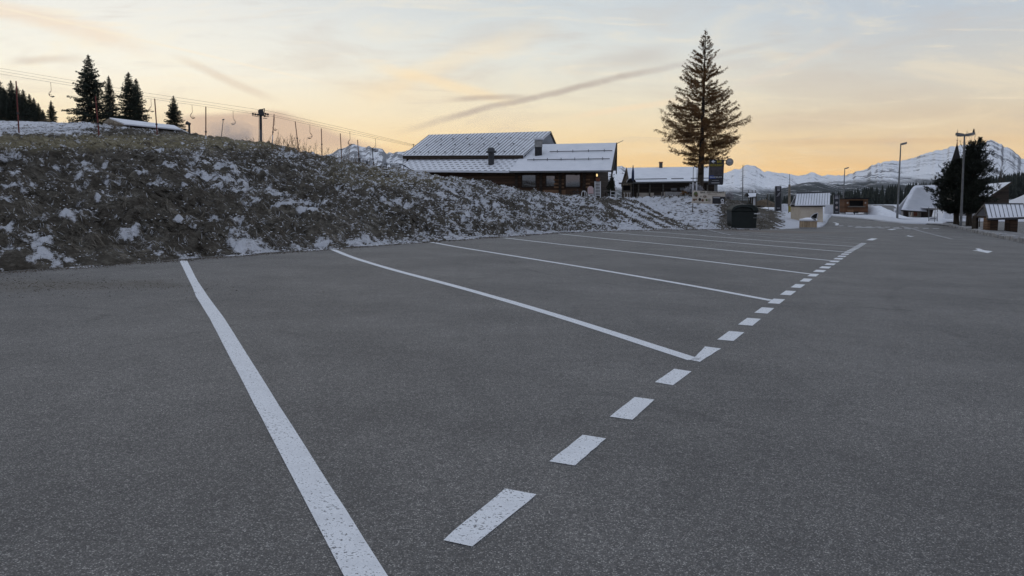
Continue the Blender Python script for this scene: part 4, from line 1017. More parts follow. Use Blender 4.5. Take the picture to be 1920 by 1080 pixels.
def shrub(name, px, py, hpx, wpx, Y, m, label, seed, n=420, leaf=0.09):
    p = at(px, py, Y); root = empty(name, p, label, 'shrub'); q = random.Random(seed); r = np.random.default_rng(seed); b = MB(); P = []; Dd = []
    hh, ww = hpx * Y / F, wpx * Y / F / 2
    for _ in range(n // 6):
        a = q.random() * 6.283; s = math.sqrt(q.random()); e = Vector((math.cos(a) * s * ww, math.sin(a) * s * ww * 0.8, hh * (1 - 0.65 * s * s) * q.uniform(0.7, 1.05)))
        b.tube(p, p + e, 0.014, 0.006, 3)
        for _2 in range(6):
            t = q.uniform(0.4, 1); P.append(tuple(e * t + Vector((q.gauss(0, .06), q.gauss(0, .06), q.gauss(0, .06))))); Dd.append((q.gauss(0, 1), q.gauss(0, 1), q.gauss(0.5, 1)))
    b.build('stems', m if m == 'frosty_twigs' else 'bark', root); leafy('foliage', P, Dd, leaf, m, r, root, 0.5)
shrub('frosty_bush', 1301, 362, 18, 38, 66.5, 'frosty_twigs', 'frost white bush at the foot of the larch behind the cream banner', 4, 2600, 0.09)
shrub('frosty_bush', 1366, 374, 15, 20, 72, 'frosty_twigs', 'white frosted bush just right of the cream banner', 5, 900, 0.09)
shrub('evergreen_shrub', 1146, 372, 48, 15, 72.2, 'spruce_needles', 'tall dark shrub at the right corner of the big chalet', 6, 1500, 0.16)
shrub('garden_bush', 1283, 372, 16, 14, 68, 'larch_needles', 'brown leafless bush between the grey wall and the cream banner', 7, 700, 0.10)

# far wood that reads as one dark mass
def far_wood():
    q = random.Random(2); r = np.random.default_rng(2); V = []; Fq = []
    sk = [(1380, 377), (1425, 372), (1440, 364), (1480, 366), (1545, 365), (1557, 360), (1590, 356), (1615, 351), (1640, 350), (1665, 345), (1690, 345), (1710, 342), (1727, 340), (1760, 342), (1800, 350), (1840, 338), (1850, 332), (1890, 325), (1920, 320), (1980, 312), (2100, 310), (2300, 320)]
    for _ in range(560):
        px = q.uniform(1380, 2300) if q.random() < 0.25 else q.uniform(1380, 1930)
        top = np.interp(px, [s[0] for s in sk], [s[1] for s in sk]) + abs(q.gauss(0, 4.5)) + (q.random() < 0.3) * 6 - 1
        Y = q.uniform(300, 420); a = ray(px, 380)[0]; x = a * Y; z0 = CAMZ - Y * 11 / F - 0.5
        if px > 1835: z0 = CAMZ + Y * (381 - min(372, top + 40)) / F
        zt = CAMZ + Y * (381 - top) / F; h = max(zt - z0, 2.0); w = min(h * q.uniform(0.16, 0.24), 2.4)
        for lay in range(7):
            f0 = lay / 7; rr = w * (1 - f0 * 0.93) ; zb = z0 + h * (f0 * 0.98); zt_ = z0 + h * min(1, f0 + 0.30)
            nn = 6; k = len(V); V.append((x + q.gauss(0, .05), Y, zt_)); off = q.random() * 6
            for j in range(nn):
                rj = rr * q.uniform(0.7, 1.25); V.append((x + math.cos(off + j * 6.283 / nn) * rj, Y + math.sin(off + j * 6.283 / nn) * rj, zb - rj * 0.18 * q.random()))
            Fq += [(k, k + 1 + j, k + 1 + (j + 1) % nn) for j in range(nn)]
    o = np_mesh('far_wood', V, Fq, 'forest_needles'); tag(o, 'dark conifer wood beyond the far road, below the mountains', 'wood', None, 'stuff')
far_wood()
# ------------------------------------------------------------------ main chalet
AL = R(14.0)
class Plan:
    """rows of a building front: line through a photo point, turned by an angle; at(px,row,setback) lies on it"""
    def __init__(s, px, Y, ang): s.Y = Y; s.X = ray(px, 381)[0] * Y; s.sa, s.ca = math.sin(ang), math.cos(ang)
    def p(s, px, py, back=0.0):
        u, w = ray(px, py); Y = (back + s.X * s.sa + s.Y * s.ca) / (u * s.sa + s.ca); return Vector((u * Y, Y, CAMZ + w * Y))
    @property
    def n(s): return Vector((s.sa, s.ca, 0))
PL = Plan(1146, 71.5, AL)
base = PL.p(950, 372, 4); base.z = 1.5
ch = empty('chalet', base, 'long wooden mountain restaurant with two snowy roofs and two chimneys', 'chalet')
up = Vector((0, 0, 1)); n_ = PL.n; e_ = Vector((PL.ca, -PL.sa, 0))
def slab(pts, th, m, name, parent): b = MB(); b.prism(pts, (0, 0, -th)); return b.build(name, m, parent)
# wing roof (right), lower roof (left), upper roof
wing = [PL.p(955.5, 320.5), PL.p(1146, 319), PL.p(1155.5, 267.5, 6.0), PL.p(991, 271, 6.0)]
w_o = slab(wing, 0.16, 'roof_snow', 'wing_roof', ch)
lower = [PL.p(747, 319.5, 0.05), PL.p(955.5, 321, 0.05), PL.p(974, 293, 3.3), PL.p(770, 295.5, 3.3)]
l_o = slab(lower, 0.14, 'roof_tiles_snow', 'lower_roof', ch)
upper = [PL.p(755.5, 291.5, 2.7), PL.p(981, 290.5, 2.7), PL.p(1032.5, 246, 9.0), PL.p(805, 252.5, 9.0)]
u_o = slab(upper, 0.16, 'roof_snow_patchy', 'upper_roof', ch)
# rear slopes so the roofs are whole
slab([upper[3], upper[2], upper[2] + n_ * 6.3 - up * 2.3, upper[3] + n_ * 6.3 - up * 2.3], 0.16, 'roof_snow', 'upper_roof_rear', ch)
rv = Vector((ray(1155.5, 267.5)[0] * 5.5, 5.5, -2.2))
slab([wing[3], wing[2], wing[2] + rv, wing[3] + rv], 0.16, 'roof_snow', 'wing_roof_rear', ch)
def plane_pt(q, s, t):       # bilinear on a roof quad (eave left, eave right, ridge right, ridge left)
    return (q[0].lerp(q[1], s)).lerp(q[3].lerp(q[2], s), t)
def seams(q, n, name, parent, r=0.018, m='dark_metal', lift=0.02, t0=0.01, t1=0.99):
    b = MB()
    for k in range(n + 1):
        s = k / n; b.tube(plane_pt(q, s, t0) + up * lift, plane_pt(q, s, t1) + up * lift, r, r, 4)
    return b.build(name, m, parent)
seams(upper, 34, 'standing_seams', u_o, 0.024, lift=0.008)
# fascia and dark soffit lines
def beam(a, c, w, h, m, name, parent, drop=0.0):
    d = (c - a).normalized(); s = d.cross(up).normalized() * w / 2; b = MB()
    b.prism([a - s - up * drop, a + s - up * drop, a + s - up * (drop + h), a - s - up * (drop + h)], c - a); return b.build(name, m, parent)
beam(upper[0] - n_ * 0.03, upper[1] - n_ * 0.03, 0.08, 0.30, 'dark_wood', 'fascia_board', u_o, 0.03)
beam(wing[0] - n_ * 0.10, wing[1] - n_ * 0.10, 0.14, 0.13, 'galvanised', 'gutter', w_o, 0.02)
beam(lower[0] - n_ * 0.08, lower[1] - n_ * 0.08, 0.12, 0.16, 'roof_snow', 'snow_edge', l_o, -0.02)
beam(wing[1] + e_ * 0.05, wing[2] + e_ * 0.05, 0.10, 0.55, 'dark_wood', 'barge_board', w_o, 0.0)
beam(wing[2] + e_ * 0.05, wing[2] + rv + e_ * 0.05, 0.10, 0.5, 'dark_wood', 'barge_board', w_o, 0.0)
beam(upper[2] + n_ * 6.3 - up * 2.3, upper[2], 0.08, 0.3, 'dark_wood', 'barge_board', u_o, 0.0)
# snow guard rails on the wing
for name_, t, x0, x1, ns in (('snow_guard', 0.36, 0.11, 0.965, 6), ('snow_guard', 0.66, 0.30, 0.975, 4)):
    b = MB(); a, c = plane_pt(wing, x0, t) + up * 0.10, plane_pt(wing, x1, t) + up * 0.10; b.tube(a, c, 0.035, 0.035, 5)
    for k in range(ns):
        q = a.lerp(c, (k + 0.5) / ns); b.tube(q - up * 0.1, q + up * 0.14, 0.03, 0.03, 4); b.tube(q + up * 0.12, q + n_ * 0.3 - up * 0.02, 0.02, 0.02, 4)
    b.build(name_, 'dark_metal', w_o)
b = MB()
for t, xs_ in ((0.12, [0.07, 0.12, 0.19, 0.26, 0.33, 0.40, 0.46, 0.54, 0.61, 0.68, 0.75, 0.82, 0.90]), (0.44, [0.10, 0.22, 0.34, 0.46, 0.58, 0.70, 0.82]), (0.72, [0.16, 0.26, 0.38, 0.50, 0.62, 0.74])):
    for s in xs_:
        a = plane_pt(upper, s, t); b = MB(); b.box(a.x - .09, a.x + .09, a.y - .04, a.y + .04, a.z + .06, a.z + .11); b.box(a.x - .02, a.x + .02, a.y - .03, a.y + .03, a.z - .02, a.z + .055); b.build('snow_hook', 'dark_metal', u_o)
# walls: front set back under the eave, right end, left rest
def wallseg(pts_bottom, ztops, m, name, th=0.25):
    b = MB(); a, c = pts_bottom
    b.prism([Vector((a.x, a.y, 1.0)), Vector((c.x, c.y, 1.0)), Vector((c.x, c.y, ztops[1])), Vector((a.x, a.y, ztops[0]))], n_ * th); return b.build(name, m, ch)
BK = 0.85
A = PL.p(752, 330, BK); B = PL.p(1119, 330, BK)
wall = wallseg((A, B), (PL.p(752, 322, 0).z + 0.10, PL.p(1119, 320, 0).z + 0.1), 'log_wall', 'front_wall')
C_ = B + n_ * 7.6
b = MB(); zt = wing[1].z; zr = wing[2].z - 0.25
b.prism([Vector((B.x, B.y, 1.0)), Vector((C_.x, C_.y, 1.0)), Vector((C_.x, C_.y, zr - .8)), B + n_ * 5.1 + up * (zr - B.z), Vector((B.x, B.y, zt))], -e_ * 0.25); b.build('end_wall', 'dark_wood', ch)
D0 = PL.p(985, 292, 3.2); D1 = D0 + n_ * 11.0
b = MB(); b.prism([D0 - up * 1.0, D1 - up * 1.0, D1, D0 + n_ * 5.6 + up * (upper[2].z - D0.z - 0.3), D0 + up * .1], -e_ * 0.3); b.build('upper_gable', 'dark_wood', ch)
b = MB(); L0 = PL.p(762, 296, 3.0); b.prism([L0 - up * 1.2, PL.p(978, 296, 3.0) - up * 1.2, PL.p(978, 291, 3.0) - up * .15, PL.p(762, 292, 3.0) - up * .15], n_ * 0.2); b.build('upper_wall', 'dark_wood', ch)
# rear wall closes the body
Rr0, Rr1 = A + n_ * 10.6, C_
b = MB(); b.prism([Vector((Rr0.x, Rr0.y, 1)), Vector((Rr1.x, Rr1.y, 1)), Vector((Rr1.x, Rr1.y, 4.0)), Vector((Rr0.x, Rr0.y, 4.0))], n_ * 0.2); b.build('rear_wall', 'dark_wood', ch)
# windows, glass sheets that mirror the mountains opposite, in dark frames
for (x0, x1, y0, y1) in ((977.5, 1006, 326.5, 352), (1022.5, 1042, 328, 351), (1059, 1089, 326, 352)):
    g = [PL.p(x0, y1, BK - 0.03), PL.p(x1, y1, BK - 0.03), PL.p(x1, y0, BK - 0.03), PL.p(x0, y0, BK - 0.03)]
    fr = MB(); w = 0.09
    for i in range(4):
        a, c = g[i], g[(i + 1) % 4]; d = (c - a).normalized(); fr.prism([a - n_ * .05, c - n_ * .05, c - n_ * .05 + (up if i in (0, 2) else e_) * (w if i in (0, 3) else -w), a - n_ * .05 + (up if i in (0, 2) else e_) * (w if i in (0, 3) else -w)], n_ * 0.07)
    f_ = fr.build('window', 'dark_wood', ch)
    gl = MB(); gl.prism(g, n_ * 0.02); gl.build('pane', 'glass', f_)
# timber posts and log ends between windows
for x in (1014, 1050, 1095, 1118, 968):
    a = PL.p(x, 372, BK - 0.12); b = MB(); b.box(a.x - .13, a.x + .13, a.y - .1, a.y + .12, 1.2, PL.p(x, 322, 0).z); b.build('post', 'dark_wood', ch)
for k in range(11):
    a, c = PL.p(770 + k * 34, 322, 0.05), PL.p(770 + k * 34, 323, 0.9); b = MB(); b.tube(a - up * 0.22, c - up * 0.15, 0.07, 0.07, 6); b.build('rafter_end', 'dark_wood', ch)
# plinth of pale stone and logs
b = MB(); q0, q1 = PL.p(1018, 360, BK - 0.06), PL.p(1060, 360, BK - 0.06); b.prism([Vector((q0.x, q0.y, 1)), Vector((q1.x, q1.y, 1)), q1 + up * .15, q0 + up * .15], n_ * 0.1); b.build('log_plinth', 'hut_wood', ch)
for x in (1052, 1044, 1101):
    for y in (337, 345, 351): a = PL.p(x, y, BK - 0.04); b = MB(); b.box(a.x - .25, a.x + .25, a.y - .06, a.y + .02, a.z - .1, a.z + .08); b.build('log_end', 'hut_wood', ch)
# chimneys
c0 = PL.p(1009.5, 293, 3.6); w = 0.32
b = MB(); b.box(c0.x - w, c0.x + w, c0.y - w, c0.y + w, c0.z - .3, at(0, 275, c0.y).z); chm = b.build('chimney', 'sign_dark', ch)
b = MB(); b.box(c0.x - w - .03, c0.x + w + .03, c0.y - w - .03, c0.y + w + .03, at(0, 276, c0.y).z, at(0, 263.5, c0.y).z); b.build('chimney_head', 'concrete', chm)
b = MB(); b.box(c0.x - w - .14, c0.x + w + .18, c0.y - w - .14, c0.y + w + .14, at(0, 262.3, c0.y).z, at(0, 258.5, c0.y).z); b.build('chimney_cap', 'roof_snow', chm)
c1 = PL.p(921, 309, 1.6); b = MB(); b.lathe((c1.x, c1.y, c1.z - .3), [(.27, 0), (.27, 1.75)], 14)
ck = b.build('chimney', 'dark_metal', ch)
zc = at(0, 286, c1.y).z; b = MB(); b.lathe((c1.x, c1.y, zc), [(.25, -.08), (.48, 0), (.46, .12), (.34, .16), (.33, .3), (.22, .42), (.05, .47)], 14); b.build('chimney_cowl', 'dark_metal', ck, True)
# lit lamp under the eave, aerial at the ridge end
a = PL.p(1119.3, 328.5, BK - 0.3); b = MB(); b.lathe((a.x, a.y, a.z - .12), [(.03, 0), (.07, .05), (.06, .2), (.02, .25)], 8); b.build('wall_lamp', 'lamp_lit', ch)
b = MB(); b.tube(wing[2] - up * .1, at(1168.5, 263.5, wing[2].y), 0.03, 0.02, 5); b.build('aerial', 'dark_metal', ch)

# things in front of the chalet
def lineup(name, px, py, Y, label, cat): p = at(px, py, Y); return empty(name, p, label, cat)
YF = 70.4
t = lineup('ladder_rack', 1121, 372, YF, 'tall white slatted rack standing under the chalet lamp', 'rack')
for x in (1115.6, 1125.8): b = MB(); b.boxpx(x - .8, x + .8, 340, 372.5, YF, 0.06); b.build('upright', 'white_paint', t)
for k in range(10): b = MB(); b.boxpx(1116.4, 1125, 341 + k * 2.75, 342.2 + k * 2.75, YF - 0.012, 0.04); b.build('rung', 'white_paint', t)
t = lineup('terracotta_pot', 1121, 340, YF, 'reddish pot standing on top of the white rack', 'pot'); b = MB(); p = at(1121, 340, YF + .05); b.lathe(p, [(.12, 0.0), (.2, .26), (.22, .3), (.19, .3)], 12); b.build('pot', 'terracotta', t); b = MB(); b.lathe(p + up * .27, [(.18, 0), (.1, .04)], 12); b.build('soil', 'earth', t)
t = lineup('covered_chair', 1107, 372.5, YF - .2, 'white slatted chair with a pale pink cover, left of the tall rack', 'chair')
b = MB(); b.polypx([(1102.5, 363), (1102.5, 352), (1105, 349), (1110, 349), (1112.5, 353), (1112.5, 363)], YF - .2, .12); b.build('cover', 'pink_cover', t)
for x in (1102.6, 1112.4): b = MB(); b.boxpx(x - .6, x + .6, 352, 373, YF - .16, .06); b.build('leg', 'white_paint', t)
for y in (364.5, 367.5, 370.5): b = MB(); b.boxpx(1103.2, 1111.8, y, y + 1.2, YF - .22, .06); b.build('slat', 'white_paint', t)
t = lineup('white_hoop_chair', 1095, 372, YF - .6, 'white rounded hoop shaped seat frame at the end of the chalet row', 'chair')
for (ra, dx_) in ((4.6, 0), (3.0, -1.4)):
    b = MB(); pts = [at(1095 + dx_ + ra * math.cos(math.pi * k / 10), 364 - 6 * math.sin(math.pi * k / 10), YF - .6) for k in range(11)]
    pts = [at(1095 + dx_ + ra + .3, 372, YF - .6)] + pts + [at(1095 + dx_ - ra - .3, 372, YF - .6)]; b.path(pts, .028); b.build('hoop', 'white_paint', t)
t = lineup('bicycle', 1080, 368, YF + .1, 'dark bicycle shape leaning under the widest chalet window', 'bicycle')
for x in (1074, 1085):
    b = MB(); pts = [at(x + 4.6 * math.cos(6.283 * k / 16), 363.5 + 4.8 * math.sin(6.283 * k / 16), YF + .1) for k in range(17)]; b.path(pts, .022, 5); b.build('wheel', 'tyre', t)
b = MB(); fp = [(1074, 363.5), (1077, 358.5), (1083, 358), (1085, 363.5)]; b.path([at(x, y, YF + .1) for x, y in fp], .02, 5); b.path([at(1077, 358.5, YF + .1), at(1079.5, 364, YF + .1), at(1083, 358, YF + .1)], .02, 5); b.build('frame', 'dark_metal', t)
b = MB(); b.boxpx(1075.3, 1078.3, 356.8, 357.8, YF + .04, .12); b.build('saddle', 'black', t)
b = MB(); b.path([at(1083, 358, YF + .1), at(1083.5, 355.5, YF + .1), at(1081.5, 355.2, YF + .0)], .02, 5); b.build('handlebar', 'dark_metal', t)
t = lineup('bar_table', 1151, 371.5, YF + .2, 'white legged high table on the terrace beside the dark shrub', 'table')
b = MB(); b.boxpx(1133, 1157, 357.2, 358.6, YF + .2, .6); b.build('tabletop', 'grey_wood', t)
for x in (1145, 1154.3, 1156): b = MB(); b.boxpx(x - .6, x + .6, 350.5 if x > 1150 else 356, 371.8, YF + .25, .06); b.build('leg', 'white_paint', t)
for y in (358.7, 364.8): b = MB(); b.boxpx(1145.6, 1153.7, y, y + .9, YF + .18, .05); b.build('crossbar', 'white_paint', t)
t = lineup('terrace_bench', 1136, 372, YF + .3, 'dark bench table in the shade at the chalet corner', 'bench')
b = MB(); b.boxpx(1127, 1137, 360.5, 362, YF + .3, .5); b.build('seat', 'grey_wood', t)
for x in (1128, 1136): b = MB(); b.boxpx(x - .6, x + .6, 362, 372.5, YF + .35, .3); b.build('leg', 'dark_wood', t)
YT = 76
t = lineup('terrace_bar', 1174, 371, YT, 'grey timber bar frame with a canopy beam on the terrace between the two chalets', 'bar')
b = MB(); b.polypx([(1161, 342.5), (1187, 342), (1188, 344), (1163, 344.6)], YT, .9, .2); b.build('canopy', 'grey_wood', t)
for x in (1167, 1184): b = MB(); b.boxpx(x - .9, x + .9, 344.5, 371, YT, .12); b.build('post', 'grey_wood', t)
b = MB(); b.boxpx(1167, 1185, 357, 359, YT - .06, .5); b.build('counter', 'grey_wood', t)
b = MB(); b.boxpx(1168.5, 1182, 347.5, 357, YT + .3, .08); b.build('back_panel', 'black', t)
for x in (1171, 1176.5, 1181): b = MB(); b.boxpx(x - .4, x + .4, 362, 371, YT - .2, .05); b.boxpx(x - 1.5, x + 1.5, 361.4, 362.4, YT - .3, .3); b.build('stool', 'white_paint', t)
t = lineup('folded_parasol', 1187.5, 372, YT - 1.5, 'tall folded blue parasol in front of the low chalet roof', 'parasol')
b = MB(); p = at(1187.5, 373, YT - 1.5); q = at(1187, 309.5, YT - 1.5); b.tube(p, q, .035, .03, 7); b.build('pole', 'dark_metal', t)
b = MB(); a = at(1187, 312, YT - 1.5); b.lathe((a.x, a.y, at(1187, 339, YT - 1.5).z), [(.05, 0), (.13, .15), (.11, .8), (.03, 1.32)], 9); b.build('canopy', 'blue_cloth', t, True)
t = lineup('white_parasol_hood', 1184, 342.5, YT + .4, 'small dark dome shaped awning with white rim at the left end of the low chalet', 'awning')
b = MB(); c = at(1184, 342, YT + .4); b.prism([c + Vector((.42 * math.cos(k * .2618), 0, .36 * math.sin(k * .2618))) for k in range(13)], (0, .5, 0)); b.build('hood', 'black', t)
b = MB(); b.path([c + Vector((.44 * math.cos(k * .2618), -.02, .38 * math.sin(k * .2618))) for k in range(6, 13)], .03, 5); b.build('rim', 'white_paint', t)

# ------------------------------------------------------------------ low chalet
P2 = Plan(1180, 84.0, R(3.0))
bs = P2.p(1260, 371, 4)
c2 = empty('low_chalet', bs, 'low timber chalet with one long snowy roof behind the larch', 'chalet')
n2 = P2.n; e2 = Vector((P2.ca, -P2.sa, 0))
r2 = [P2.p(1180, 341), P2.p(1345, 338.6), P2.p(1345, 312.0, 6.5), P2.p(1175.6, 314.4, 6.5)]
ro = slab(r2, 0.14, 'roof_snow', 'roof', c2)
slab([r2[3], r2[2], r2[2] + n2 * 6.5 - up * 1.6, r2[3] + n2 * 6.5 - up * 1.6], .14, 'roof_snow', 'roof_rear', c2)
beam(r2[0] - n2 * .07, r2[1] - n2 * .07, .12, .13, 'galvanised', 'gutter', ro, .02)
for x0, x1 in ((.07, .43), (.48, .62), (.70, .98)):
    b = MB(); a, c = plane_pt(r2, x0, .14) + up * .06, plane_pt(r2, x1, .14) + up * .06; b.tube(a, c, .035, .035, 5); b.build('snow_guard', 'dark_metal', ro)
beam(r2[0] - e2 * .05, r2[3] - e2 * .05, .08, .32, 'dark_wood', 'barge_board', ro, .02)
beam(r2[3] - e2 * .05, r2[3] + n2 * 6.5 - up * 1.6 - e2 * .05, .08, .32, 'dark_wood', 'barge_board', ro, .02)
a, c = P2.p(1184, 372, .7), P2.p(1342, 372, .7)
b = MB(); b.prism([a - up * .4, c - up * .4, Vector((c.x, c.y, r2[1].z)), Vector((a.x, a.y, r2[0].z))], n2 * .25); b.build('front_wall', 'dark_wood', c2)
for (q, lab) in ((a, 1), (c, 0)):
    b = MB(); b.prism([q - up * .4, q + n2 * 11.8 - up * .4, q + n2 * 11.8 + up * 1.3, q + n2 * 5.8 + up * (r2[3].z - q.z - .15), Vector((q.x, q.y, r2[0].z))], (e2 if lab else -e2) * .25); b.build('gable_wall', 'dark_wood', c2)
b = MB(); q0, q1 = P2.p(1194, 372, .66), P2.p(1226, 372, .66); b.prism([q0, q1, P2.p(1226, 361.5, .66), P2.p(1194, 361.5, .66)], n2 * .1); b.build('plinth', 'plaster_pale', c2)
b = MB(); q0, q1 = P2.p(1240, 372, .66), P2.p(1247, 372, .66); b.prism([q0, q1, P2.p(1247, 360, .66), P2.p(1240, 360, .66)], n2 * .1); b.build('plinth', 'plaster_pale', c2)
for x0, x1, y0, y1 in ((1274, 1284, 351, 357.5), (1257, 1270, 352, 358)):
    b = MB(); b.prism([P2.p(x0, y1, .62), P2.p(x1, y1, .62), P2.p(x1, y0, .62), P2.p(x0, y0, .62)], n2 * .07); w_ = b.build('window', 'dark_wood', c2)
    b = MB(); b.prism([P2.p(x0 + 1, y1 - .8, .6), P2.p(x1 - 1, y1 - .8, .6), P2.p(x1 - 1, y0 + .8, .6), P2.p(x0 + 1, y0 + .8, .6)], n2 * .05); b.build('pane', 'galvanised', w_)
for x in (1197, 1218, 1243, 1326): q = P2.p(x, 371, .5); b = MB(); b.box(q.x - .07, q.x + .07, q.y - .07, q.y + .07, q.z - .2, r2[0].z - .15); b.build('post', 'grey_wood', c2)
q = plane_pt(r2, .375, .97); b = MB(); b.box(q.x - .16, q.x + .16, q.y - .16, q.y + .16, q.z - .2, at(0, 305.5, q.y).z); k_ = b.build('chimney', 'grey_wood', c2)
b = MB(); b.box(q.x - .2, q.x + .2, q.y - .2, q.y + .2, at(0, 305.5, q.y).z, at(0, 303.6, q.y).z); b.build('chimney_cap', 'terracotta', k_)
t = lineup('grey_wall', 1265, 372, 80, 'low grey slab wall in front of the low chalet', 'wall')
for k in range(3): b = MB(); b.boxpx(1248 + k * 12, 1259.6 + k * 12, 359.5 + k * .3, 372.5, 80, .2); b.build('panel', 'concrete', t)
t = lineup('wooden_box', 1232, 372, 80.5, 'dark slatted crate opening between the two pale plinths', 'crate'); b = MB(); b.boxpx(1227, 1239.5, 360, 365, 80.5, .4); b.build('crate_top', 'dark_wood', t); b = MB(); b.boxpx(1227, 1239.5, 365.6, 372, 80.6, .4); b.build('crate_base', 'concrete', t)
for px, y0, y1, lb in ((1299.5, 313, 362, 'tall thin bamboo pole left of the larch trunk'), (1306.5, 317, 360, 'thinner bamboo pole closest to the larch trunk')):
    t = lineup('bamboo_pole', px, y1, 66, lb, 'pole'); b = MB(); b.tube(at(px - .6, y1 + 2, 66), at(px + .6, y0, 66), .028, .02, 6); b.build('cane', 'grey_wood', t)
    b = MB(); b.tube(at(px - .1, 341, 65.95), at(px - .4, y1 + 1.5, 65.95), .045, .045, 6); b.build('sleeve', 'white_paint', t)

# ------------------------------------------------------------------ signs at the ramp
YG = 62.5
p = at(1342.5, 362, YG); p.z = tz(p.x, p.y)
t = empty('restaurant_sign', p, 'tall dark board reading BAR RESTAURANT in yellow with a white arrow', 'sign')
b = MB(); b.boxpx(1340, 1345.5, 340, 360, YG + .08, .12); b.v = [(x, y, z if z > p.z + .8 else p.z - .3) for x, y, z in b.v]; b.build('post', 'galvanised', t)
pan = MB(); pan.polypx([(1328.4, 346), (1330.4, 299.2), (1358, 299.2), (1356, 344.5), (1354.5, 346.6)], YG, .08); pan = pan.build('board', 'sign_dark', t)
b = MB(); b.polypx([(1329.6, 329), (1330.4, 313), (1357, 313), (1356.4, 329)], YG, .012, .012); b.build('picture', 'sign_photo', pan)
b = MB(); b.polypx([(1329.2, 329.2), (1338.5, 328.6), (1338, 331), (1343, 335), (1329, 335)], YG, .012, .013); b.build('blue_band', 'blue_panel', pan)
b = MB(); b.polypx([(1333.6, 302.9), (1337.5, 300.2), (1339, 300.2), (1336.8, 302.2), (1341, 302.2), (1341, 303.8), (1336.8, 303.8), (1339, 305.8), (1337.5, 305.8)], YG, .014, .014); b.build('arrow', 'white_letters', pan)
text('BAR', 1348.6, 303.2, 4.8, YG, 'yellow_letters', pan, wpx=8.6)
text('RESTAURANT', 1343.3, 310.0, 4.6, YG, 'yellow_letters', pan, wpx=22.5)
text('SKIMIUM', 1342, 332.3, 2.6, YG, 'white_letters', pan, wpx=22)
b = MB(); b.boxpx(1335, 1348, 338.2, 338.8, YG, .01, .012); b.boxpx(1334, 1349, 342.2, 343.6, YG, .01, .012); b.build('small_print', 'grey_letters', pan)
b = MB(); b.boxpx(1357, 1362, 300.3, 301.6, YG + .02, .05); b.boxpx(1357, 1362, 306.6, 307.8, YG + .02, .05); br = b.build('disc_bracket', 'black', t)
c = at(1368.3, 303.8, YG); b = MB(); b.disc(c, 6.9 * YG / F, .12); dsc = b.build('round_sign', 'sign_photo', t)
b = MB(); b.disc(c - Vector((0, .012, 0)), 6.1 * YG / F, .02); b.build('disc_face', 'grey_disc', dsc)
b = MB(); b.disc(c - Vector((0, .03, .06)), 3.6 * YG / F, .02, 16); b.build('disc_emblem', 'concrete', dsc)
text('BAR', 1368, 302.3, 2.2, YG, 'white_letters', dsc, wpx=4.2, front=.05)
YB = 58.8
p = at(1329, 385, YB); p.z = tz(p.x, p.y)
t = empty('banner_board', p, 'wide cream BAR - RESTAURANT banner with food pictures and a dark corner panel', 'sign')
for x in (1299.5, 1359.6):
    a = at(x, 361, YB + .06); b = MB(); b.tube(a, (a.x, a.y, tz(a.x, a.y) - .3), .03, .03, 6); b.build('post', 'grey_wood', t)
Q = lambda x, y: (1290 + x / 24, 350 + y / 24)
bd = MB(); bd.polypx([Q(165, 735), Q(210, 170), Q(1680, 235), Q(1670, 790), Q(1080, 778)], YB, .03); bd = bd.build('banner', 'banner_cream', t)
def onb(pts, m, name, fr): b = MB(); b.polypx([Q(*q) for q in pts], YB, .008, fr); return b.build(name, m, bd)
def blob(x, y, rx, ry, m, fr, name, seed=0):
    q = random.Random(seed); return onb([(x + rx * math.cos(6.283 * k / 14) * q.uniform(.85, 1.1), y + ry * math.sin(6.283 * k / 14) * q.uniform(.85, 1.1)) for k in range(14)], m, name, fr)
onb([(1100, 435), (1670, 455), (1665, 778), (1092, 765)], 'sign_dark', 'corner_panel', .009)
onb([(1130, 460), (1440, 470), (1440, 520), (1130, 512)], 'grey_letters', 'panel_heading', .018)
blob(355, 340, 115, 135, 'food_grey', .009, 'round_picture', 1); blob(345, 330, 80, 100, 'food_green', .017, 'food_picture', 2); blob(380, 400, 60, 60, 'food_brown', .025, 'food_picture', 3)
for x, y, rx, ry, m, sd in ((575, 435, 50, 35, 'food_grey', 4), (750, 440, 85, 55, 'food_brown', 5), (740, 430, 55, 30, 'food_grey', 6), (270, 590, 50, 60, 'food_brown', 7), (360, 575, 40, 45, 'food_brown', 8), (530, 580, 65, 75, 'black_letters', 9), (655, 615, 55, 60, 'food_brown', 10), (835, 600, 45, 55, 'food_green', 11), (955, 600, 70, 75, 'food_grey', 12)):
    blob(x, y, rx, ry, m, .009 + sd * .0012, 'food_picture', sd)
text('BAR -RESTAURANT', *Q(1090, 262), 3.6, YB, 'black_letters', bd, wpx=44, front=.012)
onb([(890, 352), (1320, 362), (1320, 376), (890, 368)], 'food_brown', 'small_print', .009); onb([(240, 690), (1060, 715), (1060, 735), (240, 708)], 'food_grey', 'small_print', .009)
b = MB(); cc = [Q(1540 + 55 * math.cos(6.283 * k / 16), 625 + 58 * math.sin(6.283 * k / 16)) for k in range(17)]; b.path([Vector((v.x, YB - .03, v.z)) for v in (at(*q, YB) for q in cc)], .035, 5); b.build('ring_emblem', 'white_letters', bd)
onb([(1465, 770), (1500, 710), (1600, 705), (1645, 740), (1600, 772)], 'white_letters', 'emblem_foot', .018)

